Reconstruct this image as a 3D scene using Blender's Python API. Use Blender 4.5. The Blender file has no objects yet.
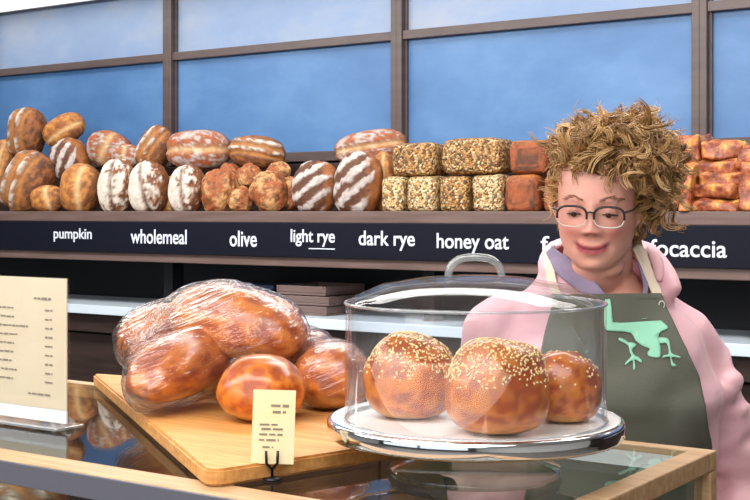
import bpy, bmesh, math, random
import numpy as np
from mathutils import Vector, Matrix, noise
from mathutils.bvhtree import BVHTree
R = math.radians
sc = bpy.context.scene
COL = sc.collection
random.seed(7)

# ---------------------------------------------------------------- camera frame
F = 1270.0; YAW = R(34.4); CZ = 1.55; HOR = 211.0
FW = Vector((-math.sin(YAW), math.cos(YAW), 0)); RT = Vector((math.cos(YAW), math.sin(YAW), 0))
def at_d(px, py, d):
    return FW*d + RT*((px-375)/F*d) + Vector((0, 0, CZ-(py-HOR)/F*d))
def at_z(px, py, z):
    return at_d(px, py, F*(CZ-z)/(py-HOR))
def dep_y(px, Y):
    return Y/(FW.y + (px-375)/F*RT.y)
def at_y(px, py, Y):
    return at_d(px, py, dep_y(px, Y))
cam = bpy.data.cameras.new('camera'); cam.sensor_width = 36; cam.lens = F/750*36
cam.shift_y = (HOR-250)/750; cam.clip_start = 0.05
co = bpy.data.objects.new('camera', cam); COL.objects.link(co)
co.location = (0, 0, CZ); co.rotation_euler = (R(90), 0, YAW); sc.camera = co

# ---------------------------------------------------------------- materials
def lin(c):
    return tuple(((v/255)/12.92 if v/255 <= .04045 else ((v/255+.055)/1.055)**2.4) for v in c)
def rgba(c): return (*lin(c), 1)
class NT:
    def __init__(s, name):
        s.m = bpy.data.materials.new(name); s.m.use_nodes = True
        s.t = s.m.node_tree; s.t.nodes.clear(); s.out = s.n('ShaderNodeOutputMaterial')
    def n(s, ty, **kw):
        nd = s.t.nodes.new(ty)
        for k, v in kw.items():
            if k[0] == '_': setattr(nd, k[1:], v)
            else:
                key = k.replace('_', ' ')
                nd.inputs[key].default_value = v
        return nd
    def l(s, a, b): s.t.links.new(a, b)
def ramp(nt, fac, stops):
    r = nt.n('ShaderNodeValToRGB'); e = r.color_ramp.elements
    while len(e) < len(stops): e.new(.5)
    for el, (p, c) in zip(e, stops): el.position = p; el.color = rgba(c)
    nt.l(fac, r.inputs['Fac']); return r.outputs['Color']
def pbr(name, col, rough=.5, metal=0, col2=None, scale=8, stretch=(1, 1, 1), bump=0, bscale=None, spec=.5, coat=0, sheen=0, detail=4):
    nt = NT(name); b = nt.n('ShaderNodeBsdfPrincipled')
    b.inputs['Roughness'].default_value = rough; b.inputs['Metallic'].default_value = metal
    b.inputs['Specular IOR Level'].default_value = spec; b.inputs['Coat Weight'].default_value = coat
    b.inputs['Sheen Weight'].default_value = sheen; b.inputs['Base Color'].default_value = rgba(col)
    tc = nt.n('ShaderNodeTexCoord'); mp = nt.n('ShaderNodeMapping'); mp.inputs['Scale'].default_value = stretch
    nt.l(tc.outputs['Object'], mp.inputs['Vector'])
    if col2:
        nz = nt.n('ShaderNodeTexNoise', Scale=scale, Detail=detail); nt.l(mp.outputs[0], nz.inputs['Vector'])
        nt.l(ramp(nt, nz.outputs['Fac'], [(.35, col), (.65, col2)]), b.inputs['Base Color'])
    if bump:
        n2 = nt.n('ShaderNodeTexNoise', Scale=bscale or scale, Detail=5); nt.l(mp.outputs[0], n2.inputs['Vector'])
        bp = nt.n('ShaderNodeBump', Strength=bump, Distance=.004); nt.l(n2.outputs['Fac'], bp.inputs['Height'])
        nt.l(bp.outputs[0], b.inputs['Normal'])
    nt.l(b.outputs[0], nt.out.inputs[0]); return nt.m
def crust(name, rough=.55, coat=0, bump=.5, nscale=60, vary=.35, spec=.4):
    """bread crust: colour from the loaf's own crust attribute, mottled by noise"""
    nt = NT(name); b = nt.n('ShaderNodeBsdfPrincipled', Roughness=rough)
    b.inputs['Coat Weight'].default_value = coat; b.inputs['Coat Roughness'].default_value = .18
    b.inputs['Specular IOR Level'].default_value = spec
    a = nt.n('ShaderNodeAttribute', _attribute_name='crust')
    tc = nt.n('ShaderNodeTexCoord'); nz = nt.n('ShaderNodeTexNoise', Scale=nscale, Detail=6, Roughness=.65)
    nt.l(tc.outputs['Object'], nz.inputs['Vector'])
    mr = nt.n('ShaderNodeMapRange'); mr.inputs['From Min'].default_value = .3; mr.inputs['From Max'].default_value = .7
    mr.inputs['To Min'].default_value = 1-vary; mr.inputs['To Max'].default_value = 1+vary*.8
    nt.l(nz.outputs['Fac'], mr.inputs['Value'])
    mx = nt.n('ShaderNodeVectorMath', _operation='SCALE'); nt.l(a.outputs['Color'], mx.inputs[0]); nt.l(mr.outputs[0], mx.inputs['Scale'])
    nt.l(mx.outputs[0], b.inputs['Base Color'])
    bp = nt.n('ShaderNodeBump', Strength=bump, Distance=.003); nt.l(nz.outputs['Fac'], bp.inputs['Height']); nt.l(bp.outputs[0], b.inputs['Normal'])
    nt.l(b.outputs[0], nt.out.inputs[0]); return nt.m
def seeded(name, stops, scale=170):
    nt = NT(name); b = nt.n('ShaderNodeBsdfPrincipled', Roughness=.6)
    tc = nt.n('ShaderNodeTexCoord'); v = nt.n('ShaderNodeTexVoronoi', Scale=scale)
    nt.l(tc.outputs['Object'], v.inputs['Vector'])
    sp = nt.n('ShaderNodeSeparateColor'); nt.l(v.outputs['Color'], sp.inputs[0])
    nt.l(ramp(nt, sp.outputs[0], stops), b.inputs['Base Color'])
    bp = nt.n('ShaderNodeBump', Strength=.9, Distance=.004, _invert=True); nt.l(v.outputs['Distance'], bp.inputs['Height']); nt.l(bp.outputs[0], b.inputs['Normal'])
    nt.l(b.outputs[0], nt.out.inputs[0]); return nt.m
def clear(name, tint=(255, 255, 255), ior=1.5, rough=.0, gain=1.0, haze=0, hazecol=(235, 238, 245), bump=0, bscale=20, stretch=(1, 1, 1), bdist=.004, streak=0):
    """thin clear sheet: transmits straight through, reflects by Fresnel"""
    nt = NT(name); tr = nt.n('ShaderNodeBsdfTransparent', Color=rgba(tint)); gl = nt.n('ShaderNodeBsdfGlossy', Roughness=rough)
    ge = nt.n('ShaderNodeNewGeometry'); mi = nt.n('ShaderNodeMix', A=ior, B=1/ior); nt.l(ge.outputs['Backfacing'], mi.inputs[0])
    fr = nt.n('ShaderNodeFresnel'); nt.l(mi.outputs[0], fr.inputs['IOR'])
    mu = nt.n('ShaderNodeMath', _operation='MULTIPLY', _use_clamp=True); nt.l(fr.outputs[0], mu.inputs[0]); mu.inputs[1].default_value = gain
    mx = nt.n('ShaderNodeMixShader'); nt.l(mu.outputs[0], mx.inputs[0]); nt.l(tr.outputs[0], mx.inputs[1]); nt.l(gl.outputs[0], mx.inputs[2])
    last = mx.outputs[0]
    if streak:
        tc = nt.n('ShaderNodeTexCoord'); cb = nt.n('ShaderNodeCombineXYZ')
        s_ = (RT*.93+Vector((0, 0, .36))); p_ = (Vector((0, 0, .93))-RT*.36)
        for k, (vec, q) in enumerate(((s_, 5), (p_, 95), (FW, 60))):
            dt = nt.n('ShaderNodeVectorMath', _operation='DOT_PRODUCT'); nt.l(tc.outputs['Object'], dt.inputs[0]); dt.inputs[1].default_value = vec*q
            nt.l(dt.outputs['Value'], cb.inputs[k])
        nz = nt.n('ShaderNodeTexNoise', Scale=1, Detail=3); nt.l(cb.outputs[0], nz.inputs['Vector'])
        bp = nt.n('ShaderNodeBump', Strength=streak, Distance=bdist); nt.l(nz.outputs['Fac'], bp.inputs['Height'])
        nt.l(bp.outputs[0], gl.inputs['Normal']); nt.l(bp.outputs[0], fr.inputs['Normal'])
    if bump:
        tc = nt.n('ShaderNodeTexCoord'); mp = nt.n('ShaderNodeMapping'); mp.inputs['Scale'].default_value = stretch
        mp.inputs['Rotation'].default_value = (0, 0, .6)
        nz = nt.n('ShaderNodeTexNoise', Scale=bscale, Detail=3); nt.l(tc.outputs['Object'], mp.inputs[0]); nt.l(mp.outputs[0], nz.inputs['Vector'])
        bp = nt.n('ShaderNodeBump', Strength=bump, Distance=bdist); nt.l(nz.outputs['Fac'], bp.inputs['Height'])
        nt.l(bp.outputs[0], gl.inputs['Normal']); nt.l(bp.outputs[0], fr.inputs['Normal'])
    if haze:
        df = nt.n('ShaderNodeBsdfDiffuse', Color=rgba(hazecol)); m2 = nt.n('ShaderNodeMixShader')
        m2.inputs[0].default_value = haze; nt.l(last, m2.inputs[1]); nt.l(df.outputs[0], m2.inputs[2]); last = m2.outputs[0]
    nt.l(last, nt.out.inputs[0]); return nt.m

M = {}
M['frame'] = pbr('window_frame_bronze', (76, 62, 62), .4, 0, (86, 72, 70), 6, (1, 1, 6))
M['shelfwood'] = pbr('shelf_wood', (96, 76, 70), .45, 0, (112, 92, 88), 5, (1, 12, 12))
M['darkwood'] = pbr('dark_wood', (44, 33, 32), .5, 0, (58, 44, 41), 5, (1, 12, 12), spec=.3)
M['signblack'] = pbr('sign_navy_black', (7, 11, 28), .6, spec=.2)
M['letter'] = pbr('sign_lettering', (214, 220, 236), .6)
M['whiteshelf'] = pbr('pale_laminate', (205, 218, 232), .3)
M['recess'] = pbr('dark_panel', (15, 18, 24), .5, 0, (22, 25, 31), 3, spec=.25)
M['plaster'] = pbr('white_plaster', (238, 238, 234), .8, 0, (230, 230, 228), 3)
M['floor'] = pbr('grey_floor_tile', (120, 116, 110), .35, 0, (134, 130, 124), 3)
M['oak'] = pbr('pale_oak', (168, 132, 96), .4, 0, (190, 156, 118), 4, (2, 30, 30), .15, 20)
M['railshade'] = pbr('shaded_rail_grey', (98, 98, 108), .4, .3)  # grey that paints the shade on the wooden rail front
M['board'] = pbr('maple_board', (186, 126, 64), .5, 0, (208, 154, 90), 5, (2, 26, 26), .1, 20)
M['white'] = pbr('white_glaze', (244, 243, 240), .25)
M['paper'] = pbr('cream_paper', (214, 196, 166), .7, 0, (220, 204, 176), 12)
M['card'] = pbr('cream_card', (226, 208, 160), .7, 0, (220, 206, 170), 20)
M['ink'] = pbr('grey_ink', (132, 120, 104), .8)
M['black'] = pbr('black_metal', (24, 26, 32), .35, .4)
M['chrome'] = pbr('chrome', (225, 226, 230), .06, 1)
def pane_mat(name, c0, c1, c2):
    nt = NT(name); b = nt.n('ShaderNodeBsdfPrincipled', Roughness=.42)
    tc = nt.n('ShaderNodeTexCoord'); nz = nt.n('ShaderNodeTexNoise', Scale=2.2, Detail=8, Roughness=.6)
    mp = nt.n('ShaderNodeMapping'); mp.inputs['Scale'].default_value = (1, 1, 1.8)
    nt.l(tc.outputs['Object'], mp.inputs[0]); nt.l(mp.outputs[0], nz.inputs['Vector'])
    nt.l(ramp(nt, nz.outputs['Fac'], [(.3, c0), (.5, c1), (.72, c2)]), b.inputs['Base Color'])
    n2 = nt.n('ShaderNodeTexNoise', Scale=40, Detail=3); nt.l(tc.outputs['Object'], n2.inputs['Vector'])
    bp = nt.n('ShaderNodeBump', Strength=.1, Distance=.003); nt.l(n2.outputs['Fac'], bp.inputs['Height']); nt.l(bp.outputs[0], b.inputs['Normal'])
    nt.l(b.outputs[0], nt.out.inputs[0]); return nt.m
M['pane'] = pane_mat('blue_glazed_panel', (64, 106, 158), (76, 120, 172), (96, 138, 186))
M['washpane'] = pane_mat('light_washed_panel', (118, 144, 182), (130, 152, 186), (156, 164, 180))  # same blue panels with the light wash from above painted into the colour
M['crust'] = crust('floured_crust', .65, 0, .5, 55, .3)
M['glaze'] = crust('glazed_crust', .36, .35, .25, 45, .22, .5)
M['seed'] = seeded('seeded_crust', [(0, (92, 62, 34)), (.3, (150, 104, 56)), (.45, (196, 160, 104)), (.7, (226, 204, 158)), (.85, (70, 52, 40)), (1, (238, 222, 184))])
M['seeddark'] = seeded('dark_seeded_crust', [(0, (70, 46, 30)), (.35, (128, 84, 42)), (.55, (176, 124, 64)), (.75, (206, 168, 108)), (.88, (52, 40, 34)), (1, (226, 204, 158))])
M['sesame'] = pbr('sesame', (232, 206, 150), .5)
M['glass'] = clear('clear_glass', (240, 244, 242), 1.5, 0, .8)
M['acrylic'] = clear('clear_acrylic', (250, 251, 252), 1.49, .03, .5, .004)
M['film'] = clear('plastic_film', (250, 250, 252), 1.5, .12, 1.2, .012, (240, 236, 246), streak=.8, bdist=.012)
M['footglass'] = clear('pressed_glass', (214, 224, 214), 1.5, .03, 1.6, .05, (190, 200, 190))

# ---------------------------------------------------------------- object helpers
def link(o, parent=None):
    COL.objects.link(o)
    if parent is not None: o.parent = parent
    return o
def mobj(name, v, f, mat, parent=None, smooth=True, cols=None):
    me = bpy.data.meshes.new(name); me.from_pydata([tuple(p) for p in v], [], [tuple(q) for q in f]); me.update()
    if cols is not None:
        at = me.attributes.new('crust', 'FLOAT_COLOR', 'POINT')
        at.data.foreach_set('color', np.c_[np.asarray(cols, dtype=np.float32), np.ones(len(cols), np.float32)].ravel())
    if smooth: me.polygons.foreach_set('use_smooth', [True]*len(me.polygons))
    if mat: me.materials.append(M[mat] if isinstance(mat, str) else mat)
    return link(bpy.data.objects.new(name, me), parent)
def bobj(name, bm, mat, parent=None, smooth=False):
    me = bpy.data.meshes.new(name); bm.to_mesh(me); bm.free()
    if smooth: me.polygons.foreach_set('use_smooth', [True]*len(me.polygons))
    if mat: me.materials.append(M[mat] if isinstance(mat, str) else mat)
    return link(bpy.data.objects.new(name, me), parent)
def empty(name, loc=(0, 0, 0), rz=0):
    o = link(bpy.data.objects.new(name, None)); o.location = loc; o.rotation_euler = (0, 0, rz); o.empty_display_size = .05
    return o
def tag(o, label=None, cat=None, group=None, kind=None):
    if label: o['label'] = label
    if cat: o['category'] = cat
    if group: o['group'] = group
    if kind: o['kind'] = kind
    return o
def bx(bm, x0, x1, y0, y1, z0, z1, bev=0, seg=2):
    m = Matrix.Translation(((x0+x1)/2, (y0+y1)/2, (z0+z1)/2)) @ Matrix.Diagonal((x1-x0, y1-y0, z1-z0, 1))
    r = bmesh.ops.create_cube(bm, size=1, matrix=m)
    if bev:
        es = list({e for v in r['verts'] for e in v.link_edges})
        bmesh.ops.bevel(bm, geom=es, offset=bev, segments=seg, affect='EDGES', profile=.5)
def boxobj(name, x0, x1, y0, y1, z0, z1, mat, parent=None, bev=.002):
    bm = bmesh.new(); bx(bm, x0, x1, y0, y1, z0, z1, bev); return bobj(name, bm, mat, parent)
def lathe(name, prof, mat, parent=None, n=96, closed=False):
    v = []; f = []; k = len(prof)
    for i in range(n):
        a = 2*math.pi*i/n; c, s = math.cos(a), math.sin(a)
        v += [(r*c, r*s, z) for r, z in prof]
    for i in range(n):
        j = (i+1) % n
        for q in range(k if closed else k-1):
            p = (q+1) % k
            f.append((i*k+q, j*k+q, j*k+p, i*k+p))
    return mobj(name, v, f, mat, parent)
def sweep(pts, rads, n=8, cap=True):
    """tube along a polyline with parallel-transport frames"""
    pts = [Vector(p) for p in pts]; v = []; f = []
    if not hasattr(rads, '__len__'): rads = [rads]*len(pts)
    t0 = (pts[1]-pts[0]).normalized(); up = Vector((0, 0, 1)) if abs(t0.z) < .9 else Vector((1, 0, 0))
    nrm = t0.cross(up).normalized()
    for i, p in enumerate(pts):
        t = (pts[min(i+1, len(pts)-1)]-pts[max(i-1, 0)])
        t = t.normalized() if t.length > 1e-9 else t0
        nrm = (nrm-t*nrm.dot(t)); nrm = nrm.normalized() if nrm.length > 1e-6 else t.orthogonal().normalized()
        b = t.cross(nrm)
        for k in range(n):
            a = 2*math.pi*k/n; v.append(p+(nrm*math.cos(a)+b*math.sin(a))*rads[i])
    for i in range(len(pts)-1):
        for k in range(n):
            j = (k+1) % n; f.append((i*n+k, i*n+j, (i+1)*n+j, (i+1)*n+k))
    if cap:
        f.append(tuple(range(n-1, -1, -1))); f.append(tuple((len(pts)-1)*n+k for k in range(n)))
    return v, f
def merge(parts):
    v = []; f = []
    for a, b in parts:
        o = len(v); v += list(a); f += [tuple(i+o for i in q) for q in b]
    return v, f
def catmull(pts, n=8, closed=False):
    P = [Vector(p) for p in pts]; out = []; m = len(P)
    for i in range(m if closed else m-1):
        g = (lambda k: P[k % m]) if closed else (lambda k: P[max(0, min(m-1, k))])
        p0, p1, p2, p3 = g(i-1), g(i), g(i+1), g(i+2)
        for k in range(n):
            t = k/n
            out.append(.5*((2*p1)+(p2-p0)*t+(2*p0-5*p1+4*p2-p3)*t*t+(3*p1-p0-3*p2+p3)*t**3))
    if not closed: out.append(P[-1])
    return out
def evaluated(o, name=None):
    dg = bpy.context.evaluated_depsgraph_get(); dg.update()
    me = bpy.data.meshes.new_from_object(o.evaluated_get(dg)); return me
def bake(o):
    me = evaluated(o); o.modifiers.clear(); o.data = me; return o
def remesh(o, vox, smooth_it=4, fac=.5):
    m = o.modifiers.new('r', 'REMESH'); m.mode = 'VOXEL'; m.voxel_size = vox; m.use_smooth_shade = True
    if smooth_it:
        s = o.modifiers.new('s', 'SMOOTH'); s.factor = fac; s.iterations = smooth_it
    return bake(o)
def text_on(body, name, x0, x1, z0, z1, y, mat, parent, sx=None):
    cu = bpy.data.curves.new(name, 'FONT'); cu.body = body; cu.extrude = .002; cu.size = 1; cu.offset = .012
    o = link(bpy.data.objects.new('tmp', cu)); me = evaluated(o); bpy.data.objects.remove(o)
    a = np.array([v.co[:] for v in me.vertices]); mn = a.min(0); mxx = a.max(0)
    for v in me.vertices:
        c = v.co.copy()
        v.co = (x0+(c.x-mn[0])/(mxx[0]-mn[0])*(x1-x0), y-(c.z-mn[2])*.4, z0+(c.y-mn[1])/(mxx[1]-mn[1])*(z1-z0))
    me.materials.clear(); me.materials.append(M[mat]); me.name = name
    return link(bpy.data.objects.new(name, me), parent)
# ---------------------------------------------------------------- setting
M['greywall'] = pbr('grey_wall', (120, 118, 122), .8)
YW = 3.62; YS = 3.20; ZC = 2.405                       # window plane, shelf front, ceiling
ZS = 1.549                                             # bread shelf top
tag(boxobj('floor', -7, 3, -5, 3.9, -.06, 0, 'floor'), kind='structure')
tag(boxobj('ceiling', -7, 3, -5, 3.9, ZC, ZC+.06, 'plaster'), kind='structure')
tag(boxobj('wall_left', -7.1, -7, -5, 3.9, 0, ZC, 'plaster'), kind='structure')
tag(boxobj('wall_right', 3, 3.1, -5, 3.9, 0, ZC, 'plaster'), kind='structure')
bm = bmesh.new()                                       # street front with a wide shop window opening
for a in ((-7, 3, 0, .7), (-7, 3, 2.3, ZC), (-7, -6.2, .7, 2.3), (2.2, 3, .7, 2.3), (-2.1, -1.9, .7, 2.3)): bx(bm, a[0], a[1], -5.1, -5, a[2], a[3])
tag(bobj('wall_front', bm, 'greywall'), kind='structure')
tag(boxobj('wall_back', -7, 3, YW+.03, YW+.12, 0, ZC, 'darkwood', None, 0), kind='structure')
MX = [at_y(p, 100, YW-.033).x for p in (-12, 167.5, 394.5, 699.5)]
stp = (MX[3]-MX[0])/3
MX = [MX[3]+stp*k for k in range(-4, 4)]
zr = at_y(389, 42, YW).z; zb = at_y(310, 152, YW).z
for i in range(len(MX)-1):
    a, b = MX[i], MX[i+1]
    bm = bmesh.new()
    bx(bm, a+.0, a+.022, YW-.036, YW+.03, zb-.04, ZC, .002); bx(bm, b-.022, b-.0, YW-.036, YW+.03, zb-.04, ZC, .002)
    bx(bm, a+.022, b-.022, YW-.03, YW+.03, zr, zr+.030, .002)
    bx(bm, a+.022, b-.022, YW-.03, YW+.03, zb-.035, zb, .002)
    bx(bm, a+.022, a+.031, YW-.016, YW+.03, zb, ZC, .001); bx(bm, b-.031, b-.022, YW-.016, YW+.03, zb, ZC, .001)
    w = tag(bobj('window_%d' % (i+1), bm, 'frame'), kind='structure')
    boxobj('window_pane', a+.03, b-.03, YW-.004, YW+.01, zb-.01, zr+.01, 'pane', w, 0)
    boxobj('window_pane', a+.03, b-.03, YW-.004, YW+.01, zr+.03, ZC, 'washpane', w, 0)
M['glow'] = NT('lamp_diffuser').m; nt_ = M['glow'].node_tree; em = nt_.nodes.new('ShaderNodeEmission'); em.inputs[1].default_value = 1.6
nt_.links.new(em.outputs[0], [n for n in nt_.nodes if n.type == 'OUTPUT_MATERIAL'][0].inputs[0])
cl = empty('ceiling_light', (-3.0, 3.42, ZC)); tag(cl, 'long white ceiling light strip above the blue panels, top left corner', 'light')
boxobj('diffuser', -3.4, 3.4, -.12, .12, -.012, -.0005, 'glow', cl, 0); bm = bmesh.new()
for a in ((-3.42, 3.42, -.13, -.1205), (-3.42, 3.42, .1205, .13)): bx(bm, *a, -.014, -.0005)
bobj('light_frame', bm, 'plaster', cl)
# shelving along the wall
X0, X1 = -6.2, 1.0
sh = empty('bread_shelf', ((X0+X1)/2, YS, 0)); ox = -(X0+X1)/2
tag(sh, 'dark wooden bakery wall shelving holding the loaves above the name strip', 'shelf')
def sbox(name, x0, x1, y0, y1, z0, z1, mat, parent=sh, bev=.002):
    return boxobj(name, x0+ox, x1+ox, y0-YS, y1-YS, z0, z1, mat, parent, bev)
sbox('shelf_board', X0, X1, YS, YW-.08, ZS-.036, ZS, 'shelfwood')
sbox('back_panel', X0, X1, YW-.078, YW+.02, 0, zb-.045, 'recess')
sbox('upright_back', X0, X1, YW-.085, YW-.0785, ZS, zb-.045, 'darkwood')
tr = sbox('shelf_trim', X0, X1, YS-.004, YS+.06, ZS-.176, ZS-.14, 'shelfwood')
tr['label'] = 'brown wooden strip under the black sign'
zl = 1.214
sbox('lower_shelf', X0, X1, YS-.03, YW-.08, zl-.032, zl, 'whiteshelf')['label'] = 'pale blue white lower shelf'
sbox('lower_shelf_rail', X0, X1, YS, YS+.03, zl-.1, zl-.034, 'darkwood')
sbox('cabinet_base', X0, X1, YS+.06, YW-.08, 0, zl-.105, 'recess')
for k in range(9):
    xa = X0+.8*k
    d = sbox('cabinet_door', xa+.006, xa+.794, YS+.036, YS+.058, .1, zl-.11, 'darkwood')
    hb = bmesh.new(); bx(hb, xa+.70+ox, xa+.72+ox, .018, .034, .8, .95, .004); bobj('door_handle', hb, 'black', d)
for px in (-40, 172, 432, 760):
    x = at_y(px, 280, YS+.1).x
    sbox('upright', x-.02, x+.02, YS+.08, YS+.14, zl, ZS-.036, 'black')
# name strip
sg = empty('name_strip', ((X0+X1)/2, YS, ZS-.09))
tag(sg, 'long black sign strip with pale bread names below the loaves', 'sign')
boxobj('sign_panel', X0+ox, X1+ox, -.016, -.001, -.056, .054, 'signblack', sg)
for body, p0, p1, q0, q1 in [('pumpkin', 54, 92, 228, 242.5), ('wholemeal', 131, 187, 229, 244.5), ('olive', 230, 257, 230.5, 247),
                             ('light rye', 291, 335, 229, 247), ('dark rye', 359, 415, 230.5, 251), ('honey oat', 437, 509, 233, 254.5),
                             ('fo', 541, 562, 236, 251), ('focaccia', 650, 727, 239, 258)]:
    A = at_y(p0, q0, YS-.016); B = at_y(p1, q1, YS-.016)
    text_on(body, 'lettering', A.x+ox, B.x+ox, B.z-(ZS-.09), A.z-(ZS-.09), -.0165, 'letter', sg)
A = at_y(309, 248, YS-.016); B = at_y(335, 249.6, YS-.016)
boxobj('underline', A.x+ox, B.x+ox, -.018, -.0162, B.z-(ZS-.09), A.z-(ZS-.09), 'letter', sg, 0)

# ---------------------------------------------------------------- loaves
def fb(p, s, o=3): return noise.fractal(Vector(p)*s, 1, 2, o)
C = {k: np.array(lin(v)) for k, v in dict(flour=(226, 216, 204), flourg=(196, 186, 182), brown=(150, 92, 50), dark=(92, 56, 38), gold=(196, 132, 66),
     tan=(206, 162, 108), red=(158, 84, 48), pale=(226, 192, 140), deep=(116, 62, 30), bunred=(156, 66, 16), bungold=(204, 116, 34), bunpale=(224, 164, 84)).items()}
def mix(a, b, t): t = max(0, min(1, t)); return a*(1-t)+b*t
def sst(a, b, x): t = max(0, min(1, (x-a)/(b-a))); return t*t*(3-2*t)
def loaf(kind, seed=0, nu=72, nv=48):
    """unit loaf: long axis Z, crust top facing -Y, radii 1"""
    rnd = random.Random(seed); off = Vector((rnd.random()*50, rnd.random()*50, rnd.random()*50))
    ex = {'tin': .35, 'slab': .25, 'roll': .95, 'bun': .9}.get(kind, .85)
    v = []; c = []; f = []
    sp = lambda w, e: math.copysign(abs(w)**e, w)
    for j in range(nv+1):
        ph = -math.pi/2+math.pi*j/nv
        for i in range(nu):
            th = 2*math.pi*i/nu
            p = Vector((sp(math.cos(ph), ex)*sp(math.cos(th), ex), sp(math.cos(ph), ex)*sp(math.sin(th), ex), sp(math.sin(ph), ex)))
            n1 = fb(p+off, 1.1, 2); n2 = fb(p+off*2, 3.5, 3); n3 = fb(p+off, 9, 2); fr = sst(-.15, .75, -p.y)
            d = .05*n1+.02*n2; col = None
            if kind == 'striped':
                w = math.sin((p.z*1.0-p.x*.8)*9.5+n1*.6+seed); s = sst(-.1, .4, w+1.1*n2+.5*n3)
                col = mix(C['dark'], C['flourg'], s*(.9+.3*n3)); col = mix(C['brown'], col, sst(-.1, .4, -p.y-.75*p.x-.1+.5*n2)); d += .035*s*fr
            elif kind == 'slashed':
                xs = p.x+.25*math.sin(p.z*1.6+seed)*.6; g1 = math.exp(-((xs+.28)/.12)**2); g2 = math.exp(-((xs-.26)/.12)**2)
                e1 = math.exp(-((xs+.05)/.1)**2)+math.exp(-((xs+.55)/.1)**2)
                d += -.09*(g1+g2)*fr+.05*e1*fr
                col = mix(C['brown'], C['dark'], .55+1.4*n2+.9*n3); col = mix(col, C['flour'], min(1, e1)*fr*sst(-.3, .2, n2+.6*n3)*.9); col = mix(col, C['gold'], (g1+g2)*fr*.6)
            elif kind == 'floured':
                g = math.exp(-((p.x+.2*p.z)/.13)**2); d -= .08*g*fr
                col = mix(C['dark'], C['brown'], .5+1.5*n3); col = mix(col, C['flour'], sst(-.3, .35, fr*.6-.75*p.x+.9*n2+.5*n3-.25)*.9); col = mix(col, C['dark'], g*fr*.75)
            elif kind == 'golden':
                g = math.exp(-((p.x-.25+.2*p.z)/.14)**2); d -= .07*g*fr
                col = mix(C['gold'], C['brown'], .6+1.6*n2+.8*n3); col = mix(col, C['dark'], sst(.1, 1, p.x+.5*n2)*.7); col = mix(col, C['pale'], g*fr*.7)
            elif kind == 'dusted':
                g = math.exp(-((p.x)/.16)**2); d -= .09*g*fr
                col = mix(C['red'], C['deep'], .6+1.5*n2+n3); col = mix(col, C['flourg'], sst(.15, .6, abs(p.x)*.5+.8*n2+.5*n3+.05)*fr*.75); col = mix(col, C['pale'], g*fr*.6)
            elif kind == 'roll':
                d += .12*n1+.05*n2
                col = mix(C['brown'], C['red'], .5+1.8*n2); col = mix(col, C['tan'], sst(.0, .4, n1+.5*n3)*.8); col = mix(col, C['dark'], sst(.1, .45, -n2-.3*n3)*.7)
            elif kind == 'tin':
                col = mix(C['red'], C['dark'], .4+1.3*n2+n3); col = mix(col, C['gold'], sst(.7, 1, p.z)*.4)
            elif kind == 'seedtin':
                col = C['gold']
            p = p*(1+d)
            v.append(p); c.append(col)
    for j in range(nv):
        for i in range(nu):
            k = (i+1) % nu; f.append((j*nu+i, j*nu+k, (j+1)*nu+k, (j+1)*nu+i))
    return v, f, c
def place_loaf(name, kind, cx, cy, w, h, roll, Y, label, group, seed, mat='crust', thick=None, rz=18, rx=0):
    d = dep_y(cx, Y); s = d/F*(1.1 if thick is None else 1.02); W, H = w*s/2, h*s/2; T = thick or min(W, H)*.78
    k2 = 'tin' if kind == 'seedtin' else kind
    v, f, c = loaf(k2, seed)
    v = [Vector((p.x*W, p.y*T, p.z*H)) for p in v]
    o = mobj(name, v, f, mat, None, True, c); o.location = at_y(cx, cy, Y)
    o.rotation_euler = Matrix.Rotation(R(rz), 4, 'Z').__matmul__(Matrix.Rotation(R(rx), 4, 'X')).__matmul__(Matrix.Rotation(R(roll), 4, 'Y')).to_euler()
    settle(o, ZS)
    return tag(o, label, 'bread', group)
def settle(o, z0):
    """flatten the underside where the loaf rests on the board"""
    mw = o.rotation_euler.to_matrix().to_4x4(); mw.translation = o.location; iv = mw.inverted()
    for x in o.data.vertices:
        w = mw @ x.co
        if w.z < z0+.0006: w.z = z0+.0006; x.co = iv @ w
G1, G2, G3, G4, G5, G6 = ('pumpkin loaves', 'wholemeal loaves', 'olive rolls', 'light rye loaves', 'seeded tin loaves', 'focaccia slabs')
YF, YB = 3.285, 3.44
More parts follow.
